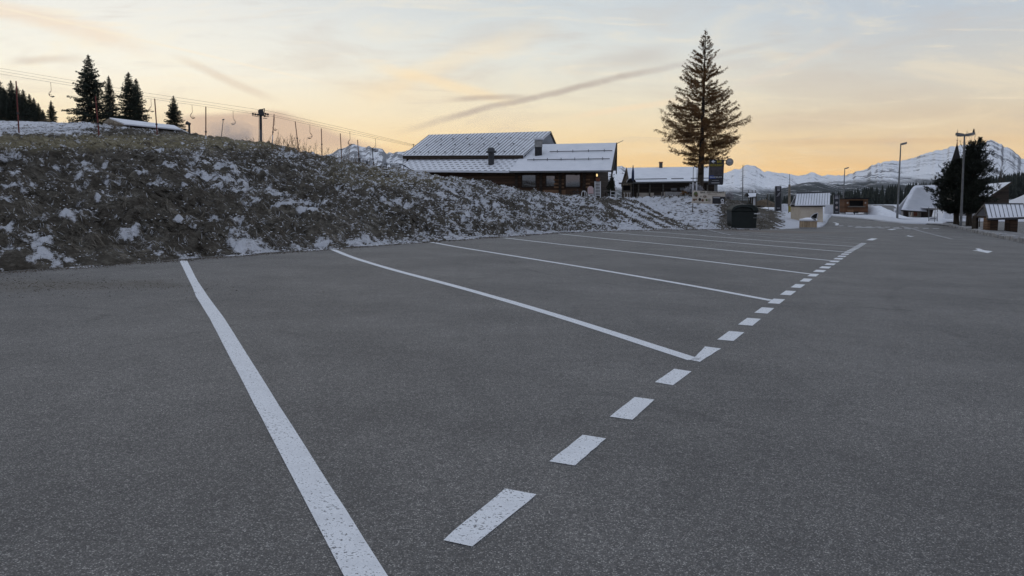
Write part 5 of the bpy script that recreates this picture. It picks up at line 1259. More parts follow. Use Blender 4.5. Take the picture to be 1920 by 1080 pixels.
# ------------------------------------------------------------------ bin
pb = hit(1396, 429.5); YN = pb.y
t = empty('waste_container', pb, 'big dark rounded waste container beside the ramp', 'bin')
zt = lambda py: at(0, py, YN).z
b = MB(); b.polypx([(1372.5, 428), (1371.8, 397), (1420, 397), (1418, 428)], YN, 1.25); b.build('body', 'bin_plastic', t, False, .04)
prof = [(1371.3, 397.2), (1372, 392), (1376, 387.8), (1383, 384.6), (1392, 383.4), (1403, 383.2), (1411, 384), (1417, 386.2), (1421.5, 390.5), (1423.2, 397.2)]
b = MB(); b.polypx(prof, YN, 1.35, .05); lid = b.build('lid', 'bin_plastic', t, False, .05)
b = MB(); b.path([Vector((v.x, YN - .1, v.z)) for v in (at(x, y, YN) for x, y in [(1373.5, 395), (1379, 390), (1388, 387.6), (1398, 387.4), (1408, 389.5), (1413, 394.5)])], .05, 6); b.build('lid_rib', 'bin_plastic', lid)
b = MB(); b.boxpx(1413.3, 1423.5, 399.8, 401.4, YN, .05, .12); b.build('handle', 'white_paint', t)
b = MB(); b.boxpx(1412, 1422, 407.5, 409, YN, .05, .1); b.build('foot_bar', 'galvanised', t)
b = MB(); b.polypx([(1370, 431.3), (1370.6, 427.6), (1421, 428), (1420, 431.8)], YN, 1.5, .12); b.build('pad', 'concrete', t)

# ------------------------------------------------------------------ beyond the bin
p = hit(1522, 419.5); YH = p.y
p = at(1522, 419.5, YH)
t = empty('cream_hut', p, 'small cream rendered hut with a steep snowy metal roof', 'hut')
b = MB(); b.polypx([(1500.8, 421), (1500.8, 385), (1543, 385), (1543, 421)], YH, 2.4); b.build('wall', 'plaster_cream', t)
b = MB(); b.polypx([(1499.8, 387.6), (1499.8, 384.2), (1547, 384.2), (1546.2, 387.6)], YH, 2.4, .12); b.build('fascia', 'black', t)
ea, eb = at(1490, 384, YH - .45), at(1556, 383.6, YH - .45); rc, rd = at(1557, 361, YH + 1.25), at(1493.6, 362.8, YH + 1.25)
hr = [ea, eb, rc, rd]; rf = slab(hr, .08, 'roof_snow', 'roof', t); slab([rd, rc, rc + Vector((0, 1.6, -1.0)), rd + Vector((0, 1.6, -1.0))], .08, 'roof_snow', 'roof_rear', t)
seams(hr, 13, 'standing_seams', rf, .017, lift=.012)
b = MB(); b.tube(rd + up * .03, rc + up * .03, .05, .05, 6); b.build('ridge_cap', 'dark_metal', rf)
Z4 = lambda x, y: (1460 + x / 8, 320 + y / 8)
b = MB(); b.polypx([Z4(480, 735), Z4(485, 700), Z4(520, 662), Z4(580, 636), Z4(572, 690), Z4(556, 742)], YH, .05, .02); b.build('arched_opening', 'black', t)
b = MB(); b.path([Vector((v.x, YH - .05, v.z)) for v in (at(*Z4(x, y), YH) for x, y in [(470, 700), (492, 675), (525, 650), (560, 637), (586, 632)])], .035, 5); b.path([Vector((v.x, YH - .05, v.z)) for v in (at(*Z4(x, y), YH) for x, y in [(586, 632), (578, 690), (565, 730)])], .03, 5); b.build('arch_trim', 'white_paint', t)
p = hit(1515, 428.3)
t = empty('slatted_container', p, 'low round wood slatted container with a snowy lid before the cream hut', 'container')
k = p.y / F; b = MB(); b.lathe(p, [(15.6 * k, 0), (15.6 * k, 14.8 * k)], 44); b.build('slats', 'slat_wood', t)
b = MB(); b.lathe(p + up * 14.8 * k, [(16.2 * k, -.04), (16.2 * k, .07), (14.5 * k, .12), (11 * k, 4.2 * k), (5 * k, 5.8 * k), (1, 6.2 * k)] if False else [(16.2 * k, -.04), (16.2 * k, .07), (14.5 * k, .12), (11 * k, 3.4 * k), (5 * k, 5.2 * k), (.6 * k, 5.5 * k)], 32); b.build('lid', 'snow', t, True)
b = MB(); b.lathe(p, [(16.0 * k, -.05), (16.0 * k, .09)], 36); b.build('base_ring', 'concrete', t)
b = MB(); a = p + Vector((3 * k, -.4, 19.6 * k)); b.tube(a, a + Vector((4 * k, -.3, -3.4 * k)), .05, .05, 6); b.build('lid_handle', 'galvanised', t)

def post_on(px, y0, y1, Y, r, m, name, label, cat):
    p = at(px, y1, Y); t = empty(name, p, label, cat); return t, p
# totems
for (x0, x1, y0, y1, Y, lb, icons) in ((1453.4, 1465.4, 349, 395.5, 84, 'tall dark information totem left of the cream hut', 0), (1562.8, 1574.2, 365, 401.5, 98, 'dark information totem with two round emblems beside the trailer', 1)):
    p = at((x0 + x1) / 2, y1, Y); t = empty('information_totem', p, lb, 'sign')
    for x in (x0, x1 - 1.1): b = MB(); b.boxpx(x, x + 1.1, y0 + .5, y1 + 1.5, Y, .12); b.build('upright', 'galvanised', t)
    b = MB(); b.boxpx(x0 + 1.1, x1 - 1.1, y0, y1, Y - .03, .14); pn = b.build('panel', 'sign_dark', t)
    b = MB(); w_ = x1 - x0; m_ = (x0 + x1) / 2
    for k, (yy, ww) in enumerate(((.06, .44), (.13, .5), (.18, .56)) if icons else ((.06, .5), (.12, .4), (.16, .4))): b.boxpx(m_ - w_ * ww / 2, m_ + w_ * ww / 2, y0 + (y1 - y0) * yy, y0 + (y1 - y0) * (yy + .03), Y, .01, .045)
    b.boxpx(m_ - w_ * .25, m_ + w_ * .25, y0 + (y1 - y0) * .87, y0 + (y1 - y0) * .9, Y, .01, .045); b.build('lettering', 'grey_letters', pn)
    if icons:
        for yy in (.42, .66):
            c = at(m_, y0 + (y1 - y0) * yy, Y); b = MB(); b.disc(c - Vector((0, .05, 0)), 2.5 * Y / F, .02, 18); ic = b.build('round_emblem', 'grey_disc', pn); b = MB(); b.disc(c - Vector((0, .065, 0)), 1.7 * Y / F, .02, 14); b.build('emblem_face', 'terracotta' if yy > .5 else 'sign_photo', ic); b = MB(); b.disc(c - Vector((0, .08, 0)), .8 * Y / F, .02, 10); b.build('emblem_mark', 'white_letters', ic)
    else:
        b = MB(); c = at(m_, y0 + (y1 - y0) * .36, Y); 
        for k in range(5): b.tube(c + Vector((-.2 + k * .04, -.05, -.16 + k * .07)), c + Vector((.08 + k * .03, -.05, -.06 + k * .09)), .018, .018, 4)
        b.build('emblem', 'grey_letters', pn)
# roofed notice board
YI = 92
t = lineup('notice_shelter', 1409, 385, YI, 'little roofed wooden notice board with snow on its roof', 'notice board')
for x in (1407.4, 1411): b = MB(); b.boxpx(x - .9, x + .9, 366, 386, YI, .12); b.build('post', 'dark_wood', t)
rr_ = [at(1403, 369, YI - .35), at(1418, 367.8, YI - .35), at(1418, 361.8, YI + .5), at(1401.5, 362.2, YI + .5)]
slab(rr_, .07, 'roof_snow', 'roof', t); b = MB(); b.polypx([(1399.3, 367.3), (1402, 362), (1406, 369.4)], YI - .2, .8); b.build('roof_gable', 'black', t)
b = MB(); b.boxpx(1412, 1416.2, 372, 384.5, YI - .05, .05); b.build('notice_panel', 'white_paint', t)
t = lineup('signpost', 1410.5, 385, YI + 1.5, 'crossbar of small direction plates above the notice board roof', 'signpost')
for x in (1403.4, 1410.5, 1417): b = MB(); b.boxpx(x - .6, x + .6, 356.5, 386, YI + 1.5, .08); b.build('post', 'grey_wood', t)
for x0, x1 in ((1394, 1402.8), (1404, 1409.8), (1411.2, 1416.2)): b = MB(); b.boxpx(x0, x1, 357.4, 360.6, YI + 1.48, .03); b.build('plate', 'white_paint', t)
for px, y0, lb in ((1399.8, 376, 'short wooden stake left of the notice board'), (1418.5, 364, 'taller thin stake right of the notice board'), (1439.5, 364, 'slim pale stake between notice board and totem')):
    t = lineup('wooden_stake', px, 386, YI - .5, lb, 'stake'); b = MB(); b.boxpx(px - .6, px + .6, y0, 387, YI - .5, .08); b.build('stake', 'grey_wood', t)
t = lineup('plank_fence', 1389, 386, 88, 'dark grey plank fence behind the big waste container', 'fence')
for y in (376.6, 379.4, 382.2): b = MB(); b.boxpx(1379, 1400, y, y + 2.4, 88, .04); b.build('board', 'grey_wood', t)
for x in (1380, 1390, 1399): b = MB(); b.boxpx(x - .6, x + .6, 376, 387.5, 88.05, .08); b.build('post', 'grey_wood', t)
# thin fence of posts and wires along the snow
t = lineup('wire_fence', 1440, 395, 86, 'thin wire fence with slim posts along the snow behind the bin', 'fence')
for x in (1421, 1429, 1441, 1452): b = MB(); b.boxpx(x - .25, x + .25, 384.5, 397, 86, .03); b.build('post', 'galvanised', t)
b = MB()
for y in (385.3, 391, 396): b.tube(at(1420, y, 86), at(1453, y + .2, 86), .008, .008, 4)
b.build('wires', 'galvanised', t)
t = lineup('snow_barrier', 1500, 394, 89, 'white snow plastered barrier panels between the totems', 'barrier')
for x0, x1, y0, y1 in ((1466.5, 1477, 382, 396.5), (1492, 1500.5, 385, 398), (1546.5, 1562, 384, 402), (1575, 1584, 386, 400)): b = MB(); b.polypx([(x0, y1), (x0, y0 + .6), ((x0 + x1) / 2, y0), (x1, y0 + .5), (x1, y1)], 89 if x0 < 1540 else 100, .3); b.build('panel', 'snow_ground', t)
t = lineup('yellow_board', 1484, 398, 85, 'square olive yellow notice panel left of the cream hut', 'sign'); b = MB(); b.boxpx(1478, 1491.2, 385, 397.5, 85, .06); pn = b.build('panel', 'olive_sign', t); b = MB(); b.boxpx(1478, 1491.2, 383.6, 385, 84.97, .1); b.build('frame_top', 'grey_wood', t)
b = MB(); b.boxpx(1480, 1489, 388, 388.8, 85, .01, .012); b.boxpx(1480, 1489, 390.4, 391.1, 85, .01, .012); b.boxpx(1480, 1486, 392.6, 393.3, 85, .01, .012); b.build('lettering', 'yellow_letters', pn)
for x in (1478.5, 1490.5): b = MB(); b.boxpx(x - .5, x + .5, 397.5, 399.5, 85.01, .05); b.build('leg', 'grey_wood', t)
# heaps
def heap(name, pts, Y0, Y1, m, label, zoff=0.0, seed=1):
    xs = np.linspace(pts[0][0], pts[-1][0], 50); top = np.interp(xs, [p[0] for p in pts], [p[1] for p in pts]); s = np.linspace(-1, 1, 17)
    P = np.repeat(xs[:, None], 17, 1); Ym = (Y0 + Y1) / 2; Y = Ym + s[None] * (Y1 - Y0) / 2 * np.ones_like(P); X = (P - 960) / F * Ym
    zb = CAMZ + Ym * (381 - pts[0][1]) / F - .15; H = CAMZ + Ym * (381 - top) / F - zb
    Z = zb + H[:, None] * (1 - s[None] ** 2) ** 0.8 * (0.85 + 0.3 * fbm(X * 1.5, Y * 1.5, seed, 4)); i = (np.arange(49)[:, None] * 17 + np.arange(16)[None]).ravel()
    o = np_mesh(name, np.stack([X, Y, Z], -1).reshape(-1, 3), np.stack([i, i + 17, i + 18, i + 1], -1), m, True); return tag(o, label, 'heap', None, 'structure')
heap('earth_heap', [(1419, 386), (1424, 376), (1431, 373.5), (1438, 376.5), (1446, 384), (1450, 386)], 97, 104, 'earth', 'brown earth heap behind the wire fence', seed=2)
heap('snow_heap', [(1618, 405), (1624, 392), (1629, 386.5), (1641, 386.3), (1651, 390), (1662, 397), (1678, 405), (1684, 406)], 96, 104, 'snow_ground', 'sloping ploughed snow heap right of the brown trailer', seed=5)
heap('snow_heap', [(1420, 397), (1432, 388), (1452, 386), (1500, 387), (1548, 388), (1580, 388), (1600, 398)], 106, 112, 'snow_ground', 'long snow ridge behind the totems and the hut', seed=8)
# trailer
YR = 98.5
t = lineup('food_trailer', 1605, 401, YR, 'brown wooden food trailer with a dark serving hatch', 'trailer')
Z7 = lambda x, y: (1560 + x / 8.727, 360 + y / 8.727)
x0, x1 = 1583.2, 1627.5
b = MB()
for (a, c, d, e) in ((x0, 1592.6, 373, 398.5), (1619.0, x1, 373, 398.5), (1592.6, 1619.0, 373, 376), (1592.6, 1619.0, 386.2, 398.5)): b.boxpx(a, c, d, e, YR, .12)
b.build('front_panel', 'trailer_wood', t)
b = MB(); b.boxpx(x0, x1, 373, 398.5, YR + 2.0, .1); b.boxpx(x0, x0 + 1.5, 373, 398.5, YR + .13, 1.86); b.boxpx(x1 - 1.5, x1, 373, 398.5, YR + .13, 1.86); b.build('body', 'trailer_wood', t)
b = MB(); b.boxpx(1592.4, 1619.2, 375.8, 386.4, YR + .5, .1); b.build('hatch_interior', 'black', t)
b = MB(); b.polypx([(1581.5, 373.2), (1582.5, 370.8), (1629, 370.8), (1630.5, 373.2)], YR, 2.5, .25); b.build('roof', 'black', t)
b = MB(); b.boxpx(1588, 1620.5, 386.2, 388.4, YR, .1, .35); b.build('counter', 'grey_wood', t)
b = MB(); b.boxpx(x0, x1, 373.6, 375.2, YR, .04, .04); b.build('lintel', 'hut_wood', t)
for x in (1589.2, 1622.6): c = at(x, 380.4, YR); b = MB(); b.disc(c - Vector((0, .02, 0)), 1.6 * YR / F, .02, 14); em = b.build('emblem', 'food_grey', t)
b = MB(); b.boxpx(1588.5, 1600, 390.2, 397.2, YR, .03, .03); b.build('door_panel', 'hut_wood', t); b = MB(); b.boxpx(1611.5, 1624.5, 390.2, 397.2, YR, .03, .03); b.build('door_panel', 'trailer_wood', t)
b = MB(); b.boxpx(1600.5, 1609, 396.4, 399.5, YR, .3, .12); b.build('mudguard', 'black', t)
c = at(1604.7, 400.4, YR - .1); b = MB(); b.disc(c, 2.6 * YR / F, .2, 20); wh = b.build('wheel', 'tyre', t); b = MB(); b.disc(c - Vector((0, .02, 0)), 1.7 * YR / F, .05, 16); b.build('rim', 'white_paint', wh)
for x in (1585, 1626): b = MB(); b.boxpx(x - .5, x + .5, 398.5, 402.5, YR + .2, .1); b.build('leg', 'dark_metal', t)
# distant small chalet roof
t = lineup('distant_chalet', 1661, 388, 250, 'tiny snow roofed chalet in front of the far wood', 'chalet')
b = MB(); b.boxpx(1656, 1667, 386, 390, 250, 5); b.build('wall', 'dark_wood', t); slab([at(1654.5, 387.4, 249), at(1668.5, 387.4, 249), at(1665.5, 383.4, 252.5), at(1658, 383.4, 252.5)], .3, 'roof_snow', 'roof', t)

# ------------------------------------------------------------------ lamps and masts
def mast(name, px, top, basepx, basepy, label, heads, r0=.085, Y=None, m='galvanised'):
    if Y is None: q = hit(basepx, basepy); Y = q.y
    p = at(basepx, basepy, Y); t = empty(name, p, label, 'street lamp' if heads else 'mast')
    T = at(px, top, Y); b = MB(); b.tube(p - up * .2, p + up * .5, r0 * 1.15, r0 * 1.1, 10); b.tube(p + up * .5, T, r0, r0 * .55, 10); b.build('pole', m, t)
    for hd in heads:
        (xa, ya), (xb, yb) = hd; A_, B_ = at(xa, ya, Y), at(xb, yb, Y); d = B_ - A_; s = Vector((0, .16, 0)); w_ = .07
        b = MB(); b.tube(T - up * .05, A_, .03, .03, 6); b.prism([A_ - s - up * .12, A_ + s - up * .12, A_ + s * .8 + up * .08, A_ - s * .8 + up * .08], d + up * .05); hh = b.build('lamp_head', 'galvanised', t)
        b = MB(); b.prism([A_ + d * .25 - s * .7 - up * (w_ + .07), A_ + d * .25 + s * .7 - up * (w_ + .07), A_ + d * .9 + s * .7 - up * (w_ + .07), A_ + d * .9 - s * .7 - up * (w_ + .07)], (0, 0, .03)); b.build('diffuser', 'concrete', hh)
    return t, T, Y
lt, LT, LY = mast('street_lamp', 1808.6, 252, 1801, 428, 'double headed street lamp in front of the dark pines', [((1806.5, 252.8), (1793.2, 252.0)), ((1811, 252.8), (1826.2, 251.2))], .10)
mast('street_lamp', 1689, 269.5, 1682.3, 407.5, 'single headed street lamp left of the white church roof', [((1689.2, 270.2), (1699.5, 268.4))], .11, Y=95)
mast('street_lamp', 1584, 315.3, 1580.6, 390, 'farthest single headed street lamp above the trailer', [((1584.5, 315.8), (1591, 314.4))], .13, Y=170)
# bird on the lamp
bp = at(1825.6, 249.6, LY); t = empty('bird', bp, 'small dark bird perched on the right lamp head', 'bird')
b = MB(); b.lathe(bp, [(.02, .02), (.05, .05), (.07, .12), (.06, .2), (.035, .245), (.045, .28), (.035, .32), (.01, .34)], 10); b.build('body', 'black', t, True)
b = MB(); b.tube(bp + Vector((.035, 0, .29)), bp + Vector((.09, 0, .28)), .014, .004, 5); b.build('beak', 'dark_metal', t)
b = MB(); b.prism([bp + Vector((-.06, -.03, .13)), bp + Vector((-.06, .03, .13)), bp + Vector((-.14, .04, -.09)), bp + Vector((-.14, -.04, -.09))], (.015, 0, .02)); b.build('tail', 'black', t)
b = MB()
for s in (-.03, .03): b.tube(bp + Vector((0, s, .08)), bp + Vector((0, s, -.02)), .01, .01, 4)
b.build('legs', 'black', t)
for px, top, by, Y, m, lb, thick in ((1393, 309, 378, 105, 'galvanised', 'slim grey mast against the pale central mountain', .07), (1480.7, 326, 386, 112, 'galvanised', 'thin mast with a thick pale lower part left of the cream hut', .06)):
    t, T, _ = mast('mast', px, top, px - .8, by, lb, [], thick, Y=Y)
    if px > 1450: b = MB(); b.tube(at(px - .8, by + 1, Y - .12), at(px - .4, 346, Y - .12), .20, .15, 8); b.build('wooden_sleeve', 'bark_pale', t)

# ------------------------------------------------------------------ church
YC = 112.0
p = at(1735, 409, YC); ct = empty('church', p, 'church with a steep white snowy roof behind the lamp', 'church')
RC = [at(1690, 392.5, YC), at(1762, 397, YC), at(1764, 346, YC + 3.6), at(1717, 349, YC + 3.6)]
pts = [at(x, y, YC + 3.4 * (395 - y) / 48) for x, y in ((1690, 392.5), (1762, 397.5), (1764, 346.5), (1717, 347.6), (1712, 350.5), (1707.5, 356.5))]
b = MB(); b.prism(pts, (0, .1, -.2)); rf = b.build('roof', 'roof_snow', ct)
b = MB(); b.prism([pts[3], pts[2], pts[2] + Vector((0, 4.2, -4.0)), pts[3] + Vector((-1.2, 4.2, -4.0))], (0, 0, -.2)); b.build('roof_rear', 'roof_snow', ct)
# diagonal shingle courses
b = MB()
def cp(s, t_): return (pts[0].lerp(pts[1], s)).lerp((pts[4] + (pts[3] - pts[4]) * .5).lerp(pts[2], s), t_)
for k in range(-22, 26):
    for sg in (1, -1):
        seg = []
        for t_ in np.linspace(0.01, .93, 8):
            s = k / 24 + sg * t_ * 0.75 + (0 if sg > 0 else .3)
            seg.append(cp(s, t_) + Vector((0, -.03, .02)) if 0.03 < s < .98 else None)
        for a, c in zip(seg, seg[1:]):
            if a is not None and c is not None: b.tube(a, c, .009, .009, 3)
b.build('shingle_courses', 'galvanised', rf)
b = MB(); b.boxpx(1722, 1764, 397, 410, YC + 1.6, .3); b.build('wall', 'plaster_pale', ct)
b = MB(); b.boxpx(1692, 1722, 395, 408, YC + 4.5, .3); b.build('porch_wall', 'dark_wood', ct)
b = MB(); b.polypx([(1708, 407), (1710, 398), (1717, 395.5), (1722, 397), (1722, 407)], YC + 1.4, .2); b.build('porch_end', 'plaster_pale', ct)
b = MB(); b.boxpx(1713.5, 1720, 394.5, 405, YC + 1.2, .1); b.build('door', 'terracotta', ct)
for x in (1692.6, 1706): b = MB(); b.boxpx(x - .9, x + .9, 393.5, 408, YC + .5, .25); b.build('porch_post', 'concrete', ct)
b = MB(); b.boxpx(1729.2, 1731.6, 401.8, 406, YC + 1.57, .1); b.build('lit_window', 'lit_window', ct)
b = MB(); b.tube(pts[0] + Vector((0, .1, -.14)), pts[1] + Vector((0, .1, -.14)), .1, .1, 6); b.build('eave_beam', 'dark_wood', ct)
YP = 122.0; sb = at(1794, 385, YP); st = empty('church_spire', sb, 'slender dark church spire with a ball and cross rising behind the pines', 'spire')
ap = at(1794.4, 272, YP); b = MB(); hs = ap.z - at(0, 316, YP).z; b.lathe((ap.x, ap.y, at(0, 316, YP).z), [(.88, 0), (.09, hs)], 8, .39); b.build('spire_roof', 'slate_spire', st)
b = MB(); b.lathe((ap.x, ap.y, ap.z - .02), [(.10, 0), (.05, .48)], 8, .39); b.build('spire_tip', 'spire_copper', st)
b = MB(); z0 = at(0, 316, YP).z; b.box(ap.x - .85, ap.x + .85, YP - .85, YP + .85, sb.z, z0); b.build('tower', 'plaster_pale', st)
b = MB(); b.tube((ap.x, ap.y, ap.z + .4), at(1795.4, 242.5, YP), .025, .018, 5); b.tube(at(1793.4, 245.8, YP), at(1797.4, 245.8, YP), .02, .02, 5); b.build('cross', 'dark_metal', st)
for y, r_ in ((263.3, .10), (248.5, .07)): c = at(1794.8, y, YP); b = MB(); b.lathe((c.x, c.y, c.z - r_), [(.01, 0), (r_ * .8, r_ * .4), (r_, r_), (r_ * .8, r_ * 1.6), (.01, r_ * 2)], 10); b.build('ball', 'spire_copper', st, True)

# dark chalet on the right
YD = 104.0; p = at(1872, 384, YD); t = empty('dark_chalet', p, 'dark gabled chalet with a snow streaked roof behind the wooden shelter', 'chalet')
rd_ = [at(1836, 366, YD + .5), at(1859, 366, YD - 1.2), at(1896.5, 341, YD), at(1848, 345, YD + 5)]
slab(rd_, .18, 'roof_snow_patchy', 'roof', t)
b = MB(); b.polypx([(1862, 386), (1862, 366), (1891, 346.5), (1892, 386)], YD + .3, 6); b.build('gable_wall', 'dark_wood', t)
b = MB(); b.tube(rd_[1] - up * .1, rd_[2] - up * .1, .12, .12, 6); b.build('barge_board', 'dark_wood', t)
b = MB(); b.boxpx(1850, 1880, 375, 378, YD - .8, .9, .3); b.build('balcony', 'dark_wood', t)
# pale low building and white tent shapes seen under the pines
t = lineup('white_tent', 1778, 414, 106, 'white tent like cover seen under the pine branches', 'tent'); b = MB(); b.polypx([(1770, 414), (1772, 396), (1777, 393), (1792, 394), (1794, 414)], 106, 3); b.build('cover', 'white_paint', t); b = MB(); b.polypx([(1766, 414), (1770, 399), (1771, 395), (1772, 414)], 105.9, 2.8); b.build('side_flap', 'snow', t)
t = lineup('pale_annex', 1752, 411, 110, 'pale annex wall with dark beams right of the church door', 'building'); b = MB(); b.boxpx(1757, 1769, 390, 411, 110, 3); b.build('wall', 'plaster_pale', t); b = MB(); b.boxpx(1745, 1757, 393, 411, 111, 3); b.build('shed_front', 'dark_wood', t)
b = MB(); b.boxpx(1744, 1770, 389, 390.5, 109.8, 3.4); b.build('roof', 'roof_snow', t)
t = lineup('grey_building', 1840, 408, 118, 'long pale grey wall with snow in front, seen between the trunks', 'building'); b = MB(); b.boxpx(1800, 1848, 392, 405, 118, 4); b.build('wall', 'concrete', t); b = MB(); b.boxpx(1799, 1850, 390.5, 392.2, 117.7, 4.6); b.build('roof', 'roof_snow', t)
# road sign frame right of the church
YQ = hit(1748, 417).y + 3
t = lineup('sign_frame', 1749, 416, YQ, 'thin metal frame sign with a small white panel by the church', 'sign')
for x in (1741.5, 1757.4): b = MB(); b.tube(at(x, 417, YQ), at(x, 388, YQ), .035, .035, 6); b.build('post', 'galvanised', t)
for y in (393, 407, 412.6): b = MB(); b.tube(at(1741.5, y, YQ), at(1757.4, y, YQ), .025, .025, 6); b.build('rail', 'galvanised', t)
b = MB(); b.boxpx(1742.5, 1756.5, 407.5, 412, YQ - .04, .04); pn = b.build('panel', 'white_paint', t); b = MB(); b.boxpx(1743.5, 1755, 409, 410.2, YQ, .01, .055); b.build('lettering', 'sign_dark', pn)
b = MB(); b.boxpx(1755, 1758, 397.5, 400, YQ - .05, .03); b.build('small_plate', 'white_paint', t)
t = lineup('thin_mast', 1753, 422, YQ - 3.4, 'thin grey post at the tip of the snowy verge', 'post'); b = MB(); b.tube(at(1751.8, 421.5, YQ - 3.4), at(1753.8, 387, YQ - 3.4), .03, .025, 6); b.build('post', 'galvanised', t); b = MB(); b.lathe(at(1751.8, 421.5, YQ - 3.4) , [(.09, 0), (.09, .06)], 10); b.build('foot_plate', 'galvanised', t)

# ------------------------------------------------------------------ wooden shelter and stone kerb at the right
q0 = hit(1852, 436.5); YK = q0.y
t = empty('wooden_shelter', at(1880, 437, YK), 'open brown timber shelter with a snowy seamed roof at the right edge', 'shelter')
def zrow(py, Y=None): return at(0, py, Y or YK).z
k = YK / F; dpt = 1.9
er = [at(1852.5, 408.5, YK - .35), at(1924, 406.0, YK - .35), at(1918.8, 383, YK + dpt / 2), at(1846, 382.6, YK + dpt / 2)]
rf = slab(er, .08, 'roof_snow', 'roof', t); seams(er, 9, 'standing_seams', rf, .022, lift=.02)
rl = [er[3] + Vector((0, dpt / 2 + .3, -.9)), er[2] + Vector((0, dpt / 2 + .3, -.9))]
slab([er[3], er[2], rl[1], rl[0]], .08, 'roof_snow', 'roof_rear', t)
beam(er[0] - Vector((0, .04, 0)), er[1] - Vector((0, .04, 0)), .08, .13, 'dark_metal', 'gutter', rf, .03)
beam(er[0] - Vector((.03, 0, 0)), er[3] - Vector((.03, 0, 0)), .07, .14, 'grey_wood', 'barge_board', rf, .0)
beam(er[3] - Vector((.03, 0, 0)), rl[0] - Vector((.03, 0, 0)), .07, .14, 'grey_wood', 'barge_board', rf, .0)
b = MB(); b.tube(er[3] + up * .03, er[2] + up * .03, .045, .045, 6); b.build('ridge_cap', 'dark_metal', rf)
zb0, zt0 = zrow(437.5), zrow(410) + .05
X = lambda px: at(px, 420, YK).x
for nm, xa, xb, ya, yb, m in (('front_panel', 1857.3, 1871.5, 0, .14, 'log_wall'), ('front_panel', 1894, 1908.5, 0, .14, 'log_wall'), ('side_panel', 1851.5, 1857, .02, .5, 'hut_wood'), ('side_panel', 1851.5, 1854, 1.4, 1.9, 'dark_wood'), ('rear_panel', 1854, 1862, 1.75, 1.9, 'dark_wood'), ('rear_panel', 1880 + 35, 1889 + 35, 1.75, 1.9, 'log_wall'), ('side_panel', 1905, 1908.5, .15, .7, 'dark_wood'), ('sill_beam', 1871.5, 1894, .02, .12, 'grey_wood')):
    b = MB(); b.box(X(xa), X(xb), YK + ya, YK + yb, zb0 - .05, zt0 if nm != 'sill_beam' else zb0 + .16); b.build(nm, m, t)
b = MB(); b.box(X(1857), X(1908.5), YK + .0, YK + .14, zt0 - .10, zt0 + .06); b.build('top_beam', 'hut_wood', t)
b = MB(); b.box(X(1851.5), X(1857.2), YK + .0, YK + 1.9, zt0 - .0, zt0 + .12); b.build('top_beam', 'dark_wood', t)
b = MB(); b.polypx([(1858, 441), (1858, 437), (1911, 438.5), (1911, 442.5)], YK, 2.2, .15); b.build('base_slab', 'concrete', t)
# stones
kp = [hit(*q) for q in ((1738, 421.3), (1765, 423), (1785, 425.3), (1800, 428.3), (1816, 431.8), (1832, 436.5), (1850, 440.5), (1872, 445), (1895, 449.5), (1925, 455.5), (1960, 462))]
kr = random.Random(12); kd_ = densify(kp, .55); 
island = MB(); bk = [hit(*q) for q in ((1965, 446), (1925, 441), (1890, 436), (1860, 430.5), (1830, 425), (1800, 421.6), (1765, 419.5), (1740, 419.6))]
pts_ = kp + bk; island.prism([Vector((q.x, q.y + .1, q.z + .02)) for q in pts_], (0, 0, .07)); tag(island.build('verge', 'verge_soil'), 'snowy verge island under the pines and shelter', 'verge', None, 'structure')
for i_, (a, c) in enumerate(zip(kd_, kd_[1:])):
    if a.y > kp[2].y: continue
    d = (c - a) * kr.uniform(.82, .97); nr = Vector((-d.y, d.x, 0)).normalized() * kr.uniform(.16, .24); h_ = kr.uniform(.15, .26); b = MB()
    o_ = Vector((kr.uniform(-.03, .03), kr.uniform(-.04, .04), -.05)); b.prism([a + o_ - nr, a + o_ + d - nr, a + o_ + d * .95 + nr, a + o_ + d * .05 + nr], (kr.uniform(-.03, .03), 0, h_ + .05))
    st_ = b.build('kerb_stone', 'kerb_stone', None, False, .03); tag(st_, 'rough stone of the snow dusted kerb around the verge by the wooden shelter', 'kerb stone', 'rough kerb stones of the verge')

# ------------------------------------------------------------------ slope furniture on the left
def marker(px0, y0, px1, y1, m, label, white=None):
    Y = 2.9 / (y1 - y0) * F; Y = min(max(Y, 38), 72); p = at(px1, y1, Y); g_ = tz(p.x, Y); zb_ = min(g_, p.z)
    t = empty('marker_pole', (p.x, Y, zb_), label, 'pole', 'marker poles along the slope'); T = at(px0, y0, Y); b = MB(); r_ = .036 if Y < 45 else .04
    mid = p.lerp(T, .33) if white else p
    b.tube(mid, T, r_, r_ * .9, 7); b.build('pole', m, t)
    b = MB(); b.tube((p.x, Y, zb_ - .2), mid + (T - p) * .001, r_ * 1.05, r_ * 1.05, 7); b.build('pole_foot', white or m, t)
    b = MB(); c = p.lerp(T, .42); b.lathe((c.x, c.y, c.z - .05), [(r_ * 1.7, 0), (r_ * 1.7, .1)], 8); b.build('clamp', 'dark_metal', t)
marker(30, 152, 36, 256, 'red_paint', 'red marker pole in front of the wood at the left edge')
marker(179, 180, 187, 270, 'red_paint', 'red marker pole in front of the tallest spruce')
marker(290, 185, 296, 268, 'red_paint', 'red marker pole at the right half of the shed roof')
marker(386, 200, 386, 281, 'rust_pole', 'marker pole with a white foot between snow lance and snow gun', 'white_paint')
marker(514, 214, 510, 272, 'rust_pole', 'marker pole with a pale foot just right of the lift pylon', 'white_paint')
marker(553.5, 228, 560, 282, 'rust_pole', 'leaning marker pole, second to the right of the pylon')
marker(602.5, 241, 604, 292, 'rust_pole', 'marker pole midway between pylon and rocky peak')
marker(638, 250, 641, 302, 'rust_pole', 'marker pole at the left foot of the rocky peak')
marker(670.5, 262, 673.5, 308, 'rust_pole', 'marker pole in front of the summit of the rocky peak')
